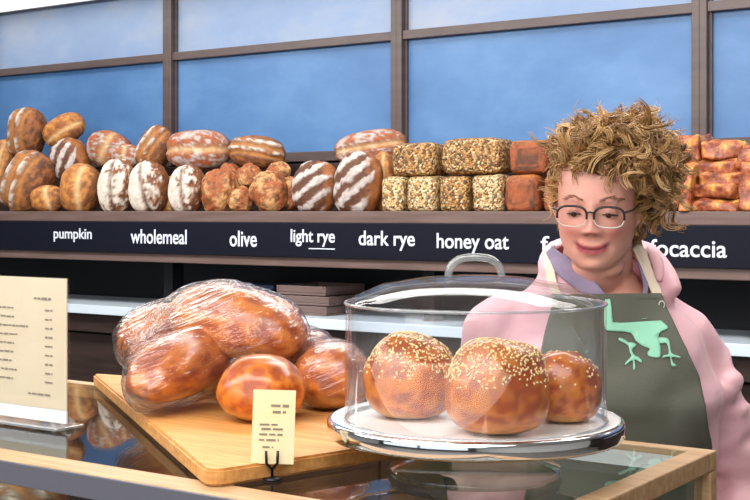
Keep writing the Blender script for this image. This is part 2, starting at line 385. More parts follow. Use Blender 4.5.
spec = [
 ('pumpkin_loaf', 'slashed', 27, 133, 37, 46, 8, YB-.03, 'upright flour streaked brown loaf, highest at the left end of the shelf', G1),
 ('pumpkin_loaf', 'golden', 64, 130, 27, 42, 68, YB, 'smooth brown oval loaf pointing right beside the highest loaf', G1),
 ('pumpkin_loaf', 'slashed', 28, 183, 46, 60, 28, YF, 'big leaning dark loaf with white flour ridges at front left', G1),
 ('pumpkin_loaf', 'golden', 1, 172, 26, 60, 12, YF+.1, 'brown loaf cut off by the left edge of the photo', G1),
 ('pumpkin_loaf', 'striped', 70, 160, 36, 40, -25, YB-.05, 'white striped loaf lying behind the front pumpkin loaves', G1),
 ('pumpkin_loaf', 'golden', 48, 199, 34, 25, 0, YF-.02, 'low golden loaf peeking out just above the word pumpkin', G1),
 ('pumpkin_loaf', 'golden', 81, 189, 40, 46, 14, YF, 'golden front loaf with one pale split, left of the white floured one', G1),
 ('pumpkin_loaf', 'dusted', 110, 150, 46, 34, 20, YB+.02, 'reddish brown loaf in the back row above the white floured one', G1),
 ('wholemeal_loaf', 'floured', 117, 187, 35, 51, 6, YF, 'whitest floured wholemeal loaf, left end of the front row', G2),
 ('wholemeal_loaf', 'dusted', 127, 156, 30, 22, 5, YB-.05, 'small floured wholemeal loaf wedged behind the whitest loaf', G2),
 ('wholemeal_loaf', 'floured', 149, 188, 38, 49, -4, YF, 'floured wholemeal loaf with a central split above the word wholemeal', G2),
 ('wholemeal_loaf', 'slashed', 155, 149, 32, 44, 26, YB-.03, 'slanted wholemeal loaf with a white ridge in the upper row', G2),
 ('wholemeal_loaf', 'dusted', 199, 150, 37, 64, 90, YB-.05, 'broad horizontal wholemeal loaf with flour along its lower side', G2),
 ('wholemeal_loaf', 'golden', 168, 195, 22, 35, 0, YF+.05, 'brown wholemeal loaf half hidden between two floured ones', G2),
 ('wholemeal_loaf', 'floured', 187, 190, 34, 45, 4, YF, 'wholemeal loaf with pale left side, right end of the floured row', G2),
 ('wholemeal_loaf', 'slashed', 257, 152, 30, 54, 96, YB-.04, 'oval loaf with pale ridges lying on top of the olive rolls', G2),
 ('olive_roll', 'roll', 219, 191, 34, 42, 5, YF, 'large pale knobbly olive roll at the left of the olive rolls', G3),
 ('olive_roll', 'roll', 241, 200, 24, 24, 25, YF-.01, 'small orange brown olive roll low at the front of the heap', G3),
 ('olive_roll', 'roll', 249, 177, 27, 24, -10, YF+.06, 'greenish olive roll in the middle under the oval loaf', G3),
 ('olive_roll', 'roll', 270, 193, 36, 38, 10, YF, 'biggest reddish olive roll with dark pits at front', G3),
 ('olive_roll', 'roll', 277, 174, 26, 20, -25, YF+.08, 'small olive roll at the back near the right of the heap', G3),
 ('olive_roll', 'roll', 291, 194, 22, 30, 0, YF+.05, 'narrow olive roll next to the striped rye loaf', G3),
 ('olive_roll', 'roll', 232, 176, 26, 22, 40, YF+.08, 'pinkish olive roll behind the large pale one', G3),
 ('rye_loaf', 'striped', 316, 188, 43, 50, 10, YF, 'left striped light rye loaf with grey white flour bands', G4),
 ('rye_loaf', 'striped', 359, 185, 44, 60, 10, YF-.01, 'taller striped light rye loaf beside the seeded loaves', G4),
 ('rye_loaf', 'dusted', 370, 147, 31, 68, 82, YB-.05, 'long pale rye loaf lying across the top of the striped ones', G4),
 ('rye_loaf', 'golden', 384, 183, 24, 56, 0, YF+.06, 'orange brown rye loaf squeezed between striped and seeded loaves', G4),
]
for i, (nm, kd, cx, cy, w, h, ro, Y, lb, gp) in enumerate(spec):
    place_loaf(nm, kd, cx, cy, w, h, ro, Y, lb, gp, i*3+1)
tins = [
 (402, 195, 25, 36, YF, 'seed', 'pale seeded tin loaf end, first in the lower row after the rye'),
 (430, 195, 32, 36, YF, 'seed', 'palest oat seeded tin loaf, second in the lower row'),
 (462, 195, 31, 36, YF, 'seeddark', 'orange brown seeded tin loaf, third in the lower row'),
 (495, 194, 32, 37, YF, 'seed', 'seeded tin loaf last in the lower row before the plain brown one'),
 (422, 160, 48, 33, YF+.03, 'seeddark', 'oat topped seeded tin loaf lying at the left of the upper row'),
 (479, 157, 64, 36, YF+.03, 'seeddark', 'longest seeded tin loaf lying on the upper row'),
 (529, 194, 36, 37, YF, 'crust', 'plain reddish tin loaf in the lower row left of the woman'),
 (536, 158, 40, 34, YF+.03, 'crust', 'plain reddish brown tin loaf on the upper row left of the hair'),
 (568, 194, 36, 37, YF, 'crust', 'plain tin loaf in the lower row mostly hidden by her hair'),
 (580, 158, 42, 34, YF+.03, 'crust', 'plain tin loaf in the upper row mostly hidden by her hair'),
]
for i, (cx, cy, w, h, Y, m, lb) in enumerate(tins):
    place_loaf('tin_loaf', 'tin', cx, cy, w, h, random.uniform(-1.5, 1.5), Y, lb, G5, i*5+2, m, thick=.075, rz=8)
# focaccia: slabs of bumpy flat bread with browned cheese
def foc_mat():
    nt = NT('focaccia_topping'); b = nt.n('ShaderNodeBsdfPrincipled', Roughness=.38)
    tc = nt.n('ShaderNodeTexCoord'); nz = nt.n('ShaderNodeTexNoise', Scale=24, Detail=6, Roughness=.68); nt.l(tc.outputs['Object'], nz.inputs['Vector'])
    nt.l(ramp(nt, nz.outputs['Fac'], [(.3, (66, 28, 22)), (.42, (132, 62, 38)), (.5, (172, 98, 62)), (.58, (196, 134, 66)), (.7, (238, 202, 124))]), b.inputs['Base Color'])
    bp = nt.n('ShaderNodeBump', Strength=.8, Distance=.006); nt.l(nz.outputs['Fac'], bp.inputs['Height']); nt.l(bp.outputs[0], b.inputs['Normal'])
    nt.l(b.outputs[0], nt.out.inputs[0]); return nt.m
M['focaccia'] = foc_mat()
fo = [(668, 205, 50, 15, 0, YF, 'bottom focaccia slab beside her neck'), (664, 190, 46, 14, 2, YF+.01, 'focaccia slab second from the bottom beside her hair'),
      (668, 175, 44, 14, -2, YF+.02, 'focaccia slab on top of the stack beside her hair'), (662, 160, 40, 15, 4, YF+.04, 'pale focaccia slab half hidden behind her curls'),
      (694, 190, 11, 44, 4, YF-.02, 'yellow cheese edged focaccia piece standing upright between the stacks'),
      (724, 206, 46, 14, 0, YF, 'lowest focaccia slab of the right stack'), (722, 193, 48, 13, -2, YF+.0, 'focaccia slab second from the bottom, right stack'),
      (726, 180, 46, 13, 2, YF+.01, 'focaccia slab in the middle of the right stack'), (720, 167, 50, 14, -3, YF+.03, 'focaccia slab second from the top, right stack'),
      (728, 152, 40, 17, 3, YF+.04, 'topmost glossy focaccia slab, right stack with dark patch'), (694, 150, 26, 26, -8, YF+.05, 'curled golden focaccia piece leaning at the top between stacks'),
      (757, 190, 18, 46, -3, YF, 'focaccia piece cut off by the right edge of the photo'), (760, 160, 24, 20, 4, YF+.03, 'upper focaccia piece at the right edge of the photo')]
for i, (cx, cy, w, h, ro, Y, lb) in enumerate(fo):
    d = dep_y(cx, Y); s = d/F; v, f, c = loaf('slab', i*7+3, 64, 36); W, H = w*s/2*1.08, h*s/2*1.1
    vv = []
    for p in v:
        q = Vector((p.x*W, p.y*.075, p.z*H)); k = noise.noise(Vector((q.x*32+i*9, q.y*32, q.z*32)))*1.7+.5*noise.noise(Vector((q.x*90+i*9, q.y*90, q.z*90)))
        q += Vector((p.x*.5, p.y, p.z)).normalized()*(.0068*k); vv.append(q)
    o = mobj('focaccia', vv, f, 'focaccia'); o.location = at_y(cx, cy, Y); o.rotation_euler = (R((i*37) % 11-5), R(ro+(i*53) % 9-4), R(6+(i*71) % 25-12))
    settle(o, ZS); tag(o, lb, 'focaccia', G6)
# things on the lower shelf
for i, (px, h, lb) in enumerate([(322, .03, 'lowest brown wooden tray stacked on the pale lower shelf'), (324, .03, 'middle brown wooden tray of the stack on the lower shelf'), (321, .03, 'topmost brown wooden tray of the stack on the lower shelf')]):
    c = at_y(px, 300, YS+.16); t = empty('wooden_tray', (c.x, YS+.16, zl+i*.032)); tag(t, lb, 'tray', 'wooden trays on the lower shelf')
    boxobj('tray_bottom', -.1, .1, -.11, .11, .0005, .008, 'shelfwood', t)
    bm = bmesh.new()
    for a in ((-.1, -.09, -.11, .11), (.09, .1, -.11, .11), (-.09, .09, -.11, -.1), (-.09, .09, .1, .11)): bx(bm, *a, .0085, .03, .002)
    bobj('tray_rim', bm, 'shelfwood', t)
c = at_y(262, 300, YS+.18); M['navy'] = pbr('navy_plastic', (30, 46, 74), .4)
t = empty('storage_box', (c.x, YS+.18, zl)); tag(t, 'dark blue plastic box on the pale lower shelf left of the wooden trays', 'box')
bm = bmesh.new(); bx(bm, -.12, .12, -.09, .09, .0005, .075, .012, 3); bobj('box_body', bm, 'navy', t)
bm = bmesh.new(); bx(bm, -.125, .125, -.095, .095, .0755, .09, .004); bobj('box_lid', bm, 'navy', t)
# ---------------------------------------------------------------- display case
ZT = 1.25
pc = at_z(717, 450, ZT); CX1, CY1 = pc.x, pc.y; CY0 = at_z(0, 459.5, ZT).y; CX0 = -2.7
case = empty('display_case', ((CX0+CX1)/2, (CY0+CY1)/2, 0)); cx_, cy_ = (CX0+CX1)/2, (CY0+CY1)/2
tag(case, 'glass topped bakery display case with pale oak frame in front of the woman', 'display case')
def cbox(name, x0, x1, y0, y1, z0, z1, mat, bev=.002, parent=case): return boxobj(name, x0-cx_, x1-cx_, y0-cy_, y1-cy_, z0, z1, mat, parent, bev)
t = .024; fw = .05
fr_ = cbox('front_rail', CX0, CX1, CY0+.004, CY0+fw, ZT-t, ZT, 'oak')
cbox('front_shade', CX0, CX1, CY0-.001, CY0+.0035, ZT-t-.004, ZT-.001, 'railshade', .001)['label'] = 'front edge of the wooden rail, its shade painted grey'  # added strip; shade on the wooden front face put in as grey
cbox('back_rail', CX0, CX1, CY1-.022, CY1, ZT-t, ZT, 'oak')
cbox('side_rail', CX1-.03, CX1, CY0+fw, CY1-.022, ZT-t, ZT, 'oak')
cbox('side_rail', CX0, CX0+.03, CY0+fw, CY1-.022, ZT-t, ZT, 'oak')
for x in (CX0, CX1-.022):
    for y in (CY0+.006, CY1-.022): cbox('corner_post', x, x+.022, y, y+.022, .12, ZT-t-.0005, 'oak')
cbox('plinth', CX0, CX1, CY0+.02, CY1, 0, .12, 'darkwood')
cbox('top_glass', CX0+.029, CX1-.029, CY0+fw-.001, CY1-.021, ZT-.007, ZT-.001, 'glass', 0)
cbox('front_glass', CX0+.023, CX1-.023, CY0+.010, CY0+.015, .125, ZT-t-.001, 'glass', 0)
cbox('side_glass', CX1-.016, CX1-.011, CY0+.029, CY1-.023, .125, ZT-t-.001, 'glass', 0)
M['caselight'] = NT('case_lamp').m; nt_ = M['caselight'].node_tree; em = nt_.nodes.new('ShaderNodeEmission'); em.inputs[1].default_value = .9
nt_.links.new(em.outputs[0], [n for n in nt_.nodes if n.type == 'OUTPUT_MATERIAL'][0].inputs[0])
cbox('case_light', CX1-.5, CX1-.035, CY1-.085, CY1-.024, ZT-.016, ZT-.0085, 'caselight')['label'] = 'lit white strip under the back rail'
for z in (.4, .72, 1.02): cbox('inner_shelf', CX0+.024, CX1-.024, CY0+.06, CY1-.03, z, z+.018, 'oak')
# bread on the inner top shelf, seen through the glass
for i, (x, y, lx, kd) in enumerate([(CX1-.2, 1.25, .11, 'golden'), (CX1-.46, 1.33, .12, 'dusted'), (-1.3, 1.2, .12, 'golden'), (-1.62, 1.32, .13, 'slashed'), (-2.0, 1.2, .12, 'golden')]):
    v, f, c = loaf(kd, i+60); v = [Vector((p.z*lx, p.x*.07, -p.y*.05)) for p in v]
    o = mobj('case_loaf', v, f, 'crust', None, True, c); o.location = (x, y, 1.038+.052)
    tag(o, ['brown loaf in the case under the right end of the glass top', 'reddish loaf in the case under the cake stand', 'golden loaf in the case under the menu card',
            'floured loaf in the case left of the menu card', 'golden loaf at the left end inside the case'][i], 'bread', 'loaves inside the display case')

# ---------------------------------------------------------------- cake stand and dome
sc_ = at_d(475, 417, 1.45); SX, SY = sc_.x, sc_.y; zp = 1.55-(417-HOR)/F*1.45-ZT        # plate top above glass
st = empty('cake_stand', (SX, SY, ZT)); tag(st, 'round cake stand with white plate, mirrored rim and low glass foot', 'cake stand')
pr = .168
lathe('plate', [(0, zp-.004), (pr-.022, zp-.004), (pr-.012, zp), (pr-.0045, zp+.001), (pr-.0045, zp-.016), (.05, zp-.018), (0, zp-.018)], 'white', st)
lathe('rim', [(pr-.004, zp+.0012), (pr, zp-.001), (pr+.001, zp-.004), (pr+.001, zp-.016), (pr-.002, zp-.0195), (pr-.012, zp-.02), (pr-.012, zp-.0185), (pr-.004, zp-.0165)], 'chrome', st, 160, True)['label'] = 'mirrored metal rim'
lathe('foot', [(0, zp-.0185), (.05, zp-.0185), (.045, zp-.026), (.05, .022), (.075, .014), (.097, .009), (.099, .004), (.097, .0005), (0, .0005)], 'footglass', st)['label'] = 'low clear glass foot'
zs_ = 1.55-(300-HOR)/F*1.45-ZT; zd = 1.55-(275-HOR)/F*1.45-ZT; dr = .1487
dm = empty('cake_dome', (SX, SY, ZT+zp-.0035)); tag(dm, 'clear plastic dome with loop handle covering the sesame buns', 'cake dome')
b0 = zs_-zp+.0035; b1 = zd-zp+.0035
outer = [(dr+.002, .0), (dr+.002, .004), (dr, .006), (dr-.001, b0-.006), (dr-.004, b0), (dr-.012, b0+.005), (dr*.72, b0+(b1-b0)*.62), (dr*.4, b0+(b1-b0)*.9), (.02, b1), (0, b1)]
inner = [(0, b1-.003), (.02, b1-.003), (dr*.4, b0+(b1-b0)*.9-.003), (dr*.72, b0+(b1-b0)*.62-.003), (dr-.013, b0+.0015), (dr-.0065, b0-.002), (dr-.004, b0-.008), (dr-.003, 0)]
lathe('cover', outer+inner, 'acrylic', dm, 128, True)
hp = catmull([(-.031, 0, b1-.002), (-.026, 0, b1+.012), (-.012, 0, b1+.0195), (.012, 0, b1+.0195), (.026, 0, b1+.012), (.031, 0, b1-.002)], 6)
v, f = sweep([Matrix.Rotation(YAW, 3, 'Z') @ p for p in hp], .0045, 10); M['acryledge'] = clear('acrylic_handle', (225, 228, 230), 1.5, .05, 2.2, .16, (225, 228, 232))
mobj('handle', v, f, 'acryledge', dm)
v, f = sweep([(dr*math.cos(a)*.995, dr*math.sin(a)*.995, b0-.003) for a in np.linspace(0, 2*math.pi, 97)], .0018, 6, False); mobj('shoulder_seam', v, f, 'acryledge', dm)
v, f = sweep([(dr*math.cos(a), dr*math.sin(a), .0025) for a in np.linspace(0, 2*math.pi, 97)], .002, 6, False); mobj('base_lip', v, f, 'acryledge', dm)

# ---------------------------------------------------------------- sesame buns
def bun(name, loc, r, h, seed, label, group, seeds=260, sq=1.0, rz=0):
    rnd = random.Random(seed); off = Vector((seed*3.1, seed*1.7, 0)); nu, nv = 96, 64; v = []; c = []; f = []
    for j in range(nv+1):
        ph = -math.pi/2+math.pi*j/nv
        for i in range(nu):
            th = 2*math.pi*i/nu; sx, sy, sz = math.cos(ph)*math.cos(th), math.cos(ph)*math.sin(th), math.sin(ph)
            z = sz if sz > 0 else -abs(sz)**1.0
            zz = h*(.42+.58*sz) if sz > 0 else h*.42*(1-abs(sz)**.8)
            rr = abs(math.cos(ph))**.62 if sz < 0 else abs(math.cos(ph))**.86
            n1 = fb((sx+off.x, sy+off.y, sz), 1.2, 2); n2 = fb((sx, sy+off.x, sz), 4, 3)
            rr *= 1+.05*n1+.012*n2; zz *= 1+.05*n1
            v.append(Vector((r*rr*math.cos(th), r*sq*rr*math.sin(th), max(0, zz))))
            t = zz/h; a = mix(C['bunred'], C['bungold'], .45+1.6*n2+.5*n1)
            a = mix(a, C['deep'], sst(.55, .95, t)*.35+.25*n2); a = mix(C['bunpale'], a, sst(.0, .15+.15*n1, t)); c.append(a)
    for j in range(nv):
        for i in range(nu):
            k = (i+1) % nu; f.append((j*nu+i, j*nu+k, (j+1)*nu+k, (j+1)*nu+i))
    o = mobj(name, v, f, 'glaze', None, True, c); o.location = loc; o.rotation_euler = (0, 0, rz); tag(o, label, 'bun', group)
    if seeds:
        bv = BVHTree.FromPolygons(v, f); parts = []
        ico = bmesh.new(); bmesh.ops.create_icosphere(ico, subdivisions=1, radius=1); iv = [q.co.copy() for q in ico.verts]; jf = [tuple(q.index for q in p.verts) for p in ico.faces]; ico.free()
        n = 0
        while n < seeds:
            d = Vector((rnd.gauss(0, 1), rnd.gauss(0, 1), abs(rnd.gauss(0, 1))*.9+.05)).normalized()
            if d.z < .12+.45*rnd.random(): continue
            hit = bv.ray_cast(Vector((0, 0, h*.42))+d*.5, -d)
            if hit[0] is None: continue
            p, nn = hit[0], hit[1]; tq = nn.to_track_quat('Z', 'Y').to_matrix() @ Matrix.Rotation(rnd.random()*6.28, 3, 'Z')
            parts.append(([p+tq @ Vector((q.x*.0019, q.y*.0012, q.z*.0008+.0003)) for q in iv], jf)); n += 1
        sv, sf = merge(parts); s = mobj('sesame_seeds', sv, sf, 'sesame', o); s['kind'] = 'stuff'; s['label'] = 'scattered pale sesame seeds'
    return o
zpl = ZT+zp-.0038
GB = 'sesame buns under the dome'
def on(px, d, z): p = at_d(px, 0, d); return (p.x, p.y, z)
bun('sesame_bun', on(410, 1.475, zpl), .0535, .098, 3, 'left sesame bun under the dome', GB, 760)
bun('sesame_bun', on(497, 1.375, zpl), .0585, .102, 5, 'large front sesame bun in the middle under the dome', GB, 900, 1, 1)
bun('sesame_bun', on(564, 1.447, zpl), .0435, .082, 8, 'smaller golden bun at the back right under the dome', GB, 90)

# ---------------------------------------------------------------- board with bagged bread
zbt = ZT+.02
A = at_z(205, 472, zbt); L = Vector((-1.645, 1.535, 0)); RN = Vector((A.x+.37*.275, A.y+.37*.96, 0)); RF = Vector((-1.2, 1.60, 0))
A2 = Vector((A.x, A.y+.004, 0))
def rounded(poly, r, n=6):
    out = []
    for i, p in enumerate(poly):
        a = (poly[i-1]-p).normalized(); b = (poly[(i+1) % len(poly)]-p).normalized()
        for k in range(n+1):
            t = k/n; out.append(p+a*r*(1-t)**2+b*r*t**2)
    return out
pl = rounded([A2, RN, RF, L], .03)
bcx = sum((p for p in pl), Vector())/len(pl)
bm = bmesh.new(); fv = [bm.verts.new((p.x-bcx.x, p.y-bcx.y, 0.0005)) for p in pl]; fc = bm.faces.new(fv)
ex = bmesh.ops.extrude_face_region(bm, geom=[fc]); bmesh.ops.translate(bm, verts=[e for e in ex['geom'] if isinstance(e, bmesh.types.BMVert)], vec=(0, 0, .0195))
bmesh.ops.recalc_face_normals(bm, faces=bm.faces)
bmesh.ops.bevel(bm, geom=[e for e in bm.edges if abs(e.verts[0].co.z-e.verts[1].co.z) < 1e-4], offset=.003, segments=2, affect='EDGES')
bo = bobj('cutting_board', bm, 'board'); bo.location = (bcx.x, bcx.y, ZT)
tag(bo, 'long pale wooden board carrying the bagged bread on the case', 'cutting board')
def brioche(name, loc, dims, rot, seed, label, group, nu=72, nv=48, lobes=0):
    off = Vector((seed*2.3, seed, 5)); v = []; c = []; f = []
    for j in range(nv+1):
        ph = -math.pi/2+math.pi*j/nv
        for i in range(nu):
            th = 2*math.pi*i/nu; p = Vector((math.sin(ph), math.cos(ph)*math.cos(th), math.cos(ph)*math.sin(th)))
            q = Vector((math.copysign(abs(p.x)**.85, p.x), math.copysign(abs(p.y)**.9, p.y), p.z if p.z > 0 else -abs(p.z)**.8*.75))
            n1 = fb(p+off, 1.3, 2); n2 = fb(p+off, 4, 3); d = 1+.06*n1+.015*n2
            if lobes: d -= .05*math.exp(-((math.sin(q.x*lobes+q.y*.8))/.22)**2)*(p.z > -.2)
            q *= d; v.append(Vector((q.x*dims[0], q.y*dims[1], q.z*dims[2])))
            a = mix(C['bunred'], C['bungold'], .4+1.7*n2+.7*n1); a = mix(a, C['deep'], sst(.3, 1, p.z)*.35)
            a = mix(C['bunpale'], a, sst(-.65, -.2, p.z+.3*n1)); c.append(a)
    for j in range(nv):
        for i in range(nu):
            k = (i+1) % nu; f.append((j*nu+i, j*nu+k, (j+1)*nu+k, (j+1)*nu+i))
    o = mobj(name, v, f, 'glaze', None, True, c); o.location = loc; o.rotation_euler = rot
    return tag(o, label, 'bread', group)
GL = 'glazed loaves on the board'
def brr(px0, py0, d0, px1, py1, d1, w, h, *a, **k):
    p, q = at_d(px0, py0, d0), at_d(px1, py1, d1); dv = (q-p); m = (p+q)/2
    rot = Matrix.Rotation(math.atan2(dv.y, dv.x), 4, 'Z') @ Matrix.Rotation(-math.asin(dv.z/dv.length), 4, 'Y')
    return brioche('glazed_loaf', m, (dv.length/2, w, h), rot.to_euler(), *a, **k)
bagged = [brr(118, 352, 1.93, 196, 322, 1.99, .052, .048, 1, 'left bulging glazed loaf at the back of the bag', GL),
          brr(138, 391, 1.70, 226, 342, 1.92, .052, .050, 2, 'front glazed loaf pointing toward the viewer in the bag', GL, lobes=0),
          brr(178, 310, 1.93, 300, 342, 1.80, .066, .058, 4, 'largest glazed loaf on top at the right of the bag', GL)]
hid = brr(196, 372, 2.0, 280, 372, 1.92, .05, .05, 6, 'glazed loaf underneath the largest one in the bag', GL); bagged.append(hid)
def bag(name, objs, label, grow=.004, vox=.004, amp=.004, seed=0, tail=None):
    bpy.context.view_layer.update(); pts = []
    for o in objs:
        w = o.matrix_basis
        for vtx in list(o.data.vertices)[::5]:
            n = (w.to_3x3() @ vtx.normal).normalized(); pts.append(w @ vtx.co+n*grow)
    pts += tail or []
    bm = bmesh.new()
    for p in pts: bm.verts.new((p.x, p.y, max(p.z, zbt+.0015)))
    r = bmesh.ops.convex_hull(bm, input=bm.verts)
    bmesh.ops.delete(bm, geom=[g for g in r['geom_interior'] if isinstance(g, bmesh.types.BMVert)], context='VERTS')
    lo = bmesh.ops.split_edges if False else None
    o = bobj(name, bm, 'film', None, True); remesh(o, vox, 6)
    # relax the hull toward the loaves so the film clings, then wrinkle it
    vv = [(ob.matrix_basis @ x.co) for ob in objs for x in ob.data.vertices]; ff = []; k = 0
    for ob in objs:
        ff += [tuple(i+k for i in p.vertices) for p in ob.data.polygons]; k += len(ob.data.vertices)
    bv = BVHTree.FromPolygons(vv, ff)
    for x in o.data.vertices:
        h = bv.find_nearest(x.co); n = x.normal
        pull = min(max(h[3]-.004, 0)*.35, .018)
        wr = noise.noise(Vector((x.co.dot(RT*.93+Vector((0, 0, .36)))*9, x.co.dot(Vector((0, 0, .93))-RT*.36)*75+seed, x.co.dot(FW)*45)))
        co_ = x.co+(h[0]-x.co).normalized()*pull+n*(amp*abs(wr))
        co_.z = max(co_.z, zbt+.001); x.co = co_
    o.data.polygons.foreach_set('use_smooth', [True]*len(o.data.polygons)); o.data.materials.clear(); o.data.materials.append(M['film'])
    # put the origin at its base
    cc = sum((x.co for x in o.data.vertices), Vector())/len(o.data.vertices); cc.z = zbt
    for x in o.data.vertices: x.co -= cc
    o.location = cc
    return tag(o, label, 'bag')
tl = [at_d(128, 400, 1.74), at_d(132, 416, 1.70), at_d(113, 330, 1.9), at_d(240, 290, 1.8)]
bag('plastic_bag', bagged, 'clear wrinkled plastic bag around the big glazed loaves', tail=tl)
p = on(262, 1.70, zbt); D_ = brioche('glazed_bun', (p[0], p[1], zbt+.0375), (.058, .055, .050), (0, 0, YAW), 11, 'glazed bun in front under the bag, behind the price tag', 'glazed buns on the board')
p = on(333, 1.80, zbt); E_ = brioche('glazed_bun', (p[0], p[1], zbt+.041), (.056, .055, .054), (0, 0, YAW), 14, 'glazed bun at the right partly behind the cake dome', 'glazed buns on the board')
p = on(306, 1.93, zbt); F_ = brioche('glazed_bun', (p[0], p[1], zbt+.045), (.052, .05, .058), (0, 0, YAW), 17, 'wrapped glazed bun at the back between the bag and dome', 'glazed buns on the board')
for o in (D_, E_, F_): o['category'] = 'bun'
bag('plastic_bag', [E_, F_], 'small clear plastic bag around the two buns left of the dome', .003, .006, .004, 9)

# ---------------------------------------------------------------- menu holder
mc = at_z(68, 430, ZT); mw, mh = .24, .208
mn = empty('menu_holder', (mc.x-mw/2, mc.y, ZT)); tag(mn, 'upright menu card in a clear holder at the left of the case', 'menu')
boxobj('menu_card', -mw/2+.002, mw/2-.002, -.0008, .0008, .026, mh-.001, 'paper', mn, 0)
bm = bmesh.new(); bx(bm, -mw/2, mw/2, -.0035, -.0013, .001, mh); bx(bm, -mw/2, mw/2, .0013, .0035, .001, mh); bobj('holder_sheet', bm, 'acrylic', mn)
bm = bmesh.new(); bx(bm, -mw/2, mw/2, -.022, .03, .0003, .004, .001); bobj('holder_base', bm, 'acryledge', mn)
boxobj('fold_glint', -mw/2+.002, mw/2-.002, -.001, .001, .008, .0255, 'white', mn, 0)['label'] = 'white strip painted in as the highlight on the holder fold'  # white stands in for light caught by the clear fold
rnd = random.Random(4); k = 0
def dash(x0, x1, z, h, parent, y=-.0012, mat='ink'):
    bm = bmesh.new(); x = x0
    while x < x1:
        w = min(rnd.uniform(.004, .012), x1-x); bx(bm, x, x+w, y-.0003, y, z-h*rnd.uniform(.25, .4), z+h*rnd.uniform(.25, .4)); x += w+.0022
    return bobj('printed_line', bm, mat, parent)
dash(.052, .088, mh-.03, .005, mn)
for i in range(10):
    z = mh-.045-.0125*i; ln = rnd.uniform(.05, .1)
    if i < 9: dash(-.1, -.1+ln+.05, z, .0035, mn); dash(.075, .09, z-.001, .0035, mn)
    else: dash(.04, .085, z-.006, .0035, mn)
# ---------------------------------------------------------------- price tag
q = at_z(272, 481, ZT); tg = empty('price_tag', (q.x, q.y, ZT), YAW+R(4)); tag(tg, 'small cream price card in a black clip before the bun', 'price tag')
s = 1.4/F
tc_ = boxobj('card', -22*s, 21*s, -.0006, .0006, 17*s, 91*s, 'card', tg, 0); tc_.rotation_euler = (R(-6), R(2), 0)
for a, b, z, h in ((-.004, .016, .083, .0045), (-.002, .013, .076, .004), (-.016, .004, .062, .003), (-.014, .012, .057, .003), (-.016, .01, .051, .003), (-.016, .006, .045, .003), (-.012, .0, .037, .003)):
    dash(a, b, z, h, tc_, -.0008)
parts = [sweep([(0, .006, .002), (0, .004, .012), (-.006, -.002, .02), (-.0065, -.0035, .034)], .0016, 8), sweep([(0, .004, .012), (.006, -.002, .02), (.0065, -.0035, .034)], .0016, 8)]
v, f = merge(parts); mobj('clip', v, f, 'black', tg)
lathe('clip_base', [(0, .0003), (.011, .0003), (.011, .002), (.004, .0035), (0, .0035)], 'black', tg, 24).location = (0, .006, 0)
# ---------------------------------------------------------------- the woman
PD = 2.1; PC = at_d(610, HOR, PD)
pr_ = empty('person', (PC.x, PC.y, 0), YAW)
tag(pr_, 'smiling woman with curly blond hair, glasses, pink jacket and green apron behind the case', 'person')
CAML = Vector((-(610-375)/F*PD, -PD, CZ))                # camera in her own frame (x right, -y toward viewer)
def pxl(px, py, y=0.0):
    d = PD+y; return Vector(((px-375)/F*d+CAML.x, y, CZ-(py-HOR)/F*d))
def ray(px, py): return (pxl(px, py, 0)-CAML).normalized()
def topx(p): d = p.y+PD; return (375+(p.x-CAML.x)/d*F, HOR+(CZ-p.z)/d*F)
M['skin'] = None
def skin_mat():
    nt = NT('skin'); b = nt.n('ShaderNodeBsdfPrincipled', Roughness=.48); a = nt.n('ShaderNodeAttribute', _attribute_name='crust')
    b.inputs['Subsurface Weight'].default_value = .12; b.inputs['Subsurface Radius'].default_value = (.012, .005, .003); b.inputs['Subsurface Scale'].default_value = 1
    tc = nt.n('ShaderNodeTexCoord'); nz = nt.n('ShaderNodeTexNoise', Scale=60, Detail=4); nt.l(tc.outputs['Object'], nz.inputs['Vector'])
    mr = nt.n('ShaderNodeMapRange'); mr.inputs['To Min'].default_value = .9; mr.inputs['To Max'].default_value = 1.1; nt.l(nz.outputs['Fac'], mr.inputs['Value'])
    mx = nt.n('ShaderNodeVectorMath', _operation='SCALE'); nt.l(a.outputs['Color'], mx.inputs[0]); nt.l(mr.outputs[0], mx.inputs['Scale']); nt.l(mx.outputs[0], b.inputs['Base Color'])
    nt.l(b.outputs[0], nt.out.inputs[0]); return nt.m
M['skin'] = skin_mat()
M['jacket'] = pbr('pink_jacket', (212, 166, 175), .5, 0, (206, 160, 168), 14, (1, 1, 1), .35, 60, .3, 0, .2)
M['strapc'] = pbr('cream_strap', (216, 200, 182), .8)
M['shirt'] = pbr('lavender_collar', (138, 126, 150), .8, 0, (124, 112, 138), 30, (1, 1, 1), .2, 200, .2)
M['apron'] = pbr('olive_grey_apron', (88, 90, 80), .8, 0, (96, 97, 88), 6, (1, 1, 1), .3, 300, .25)
M['mint'] = pbr('mint_print', (140, 202, 174), .7)
M['trouser'] = pbr('dark_trousers', (34, 36, 46), .8)
M['eye'] = pbr('eye_white', (226, 220, 216), .25); M['iris'] = pbr('iris', (52, 44, 40), .2)
M['lash'] = pbr('dark_lash', (46, 32, 28), .7); M['brow'] = pbr('brown_brow', (150, 108, 86), .8)
M['teeth'] = pbr('teeth', (232, 222, 210), .3)
M['rimdark'] = pbr('dark_spectacle_rim', (44, 34, 36), .3); M['rimpale'] = pbr('pale_spectacle_rim', (206, 196, 186), .25)
M['lens'] = clear('spectacle_lens', (250, 250, 250), 1.5, 0, .6)
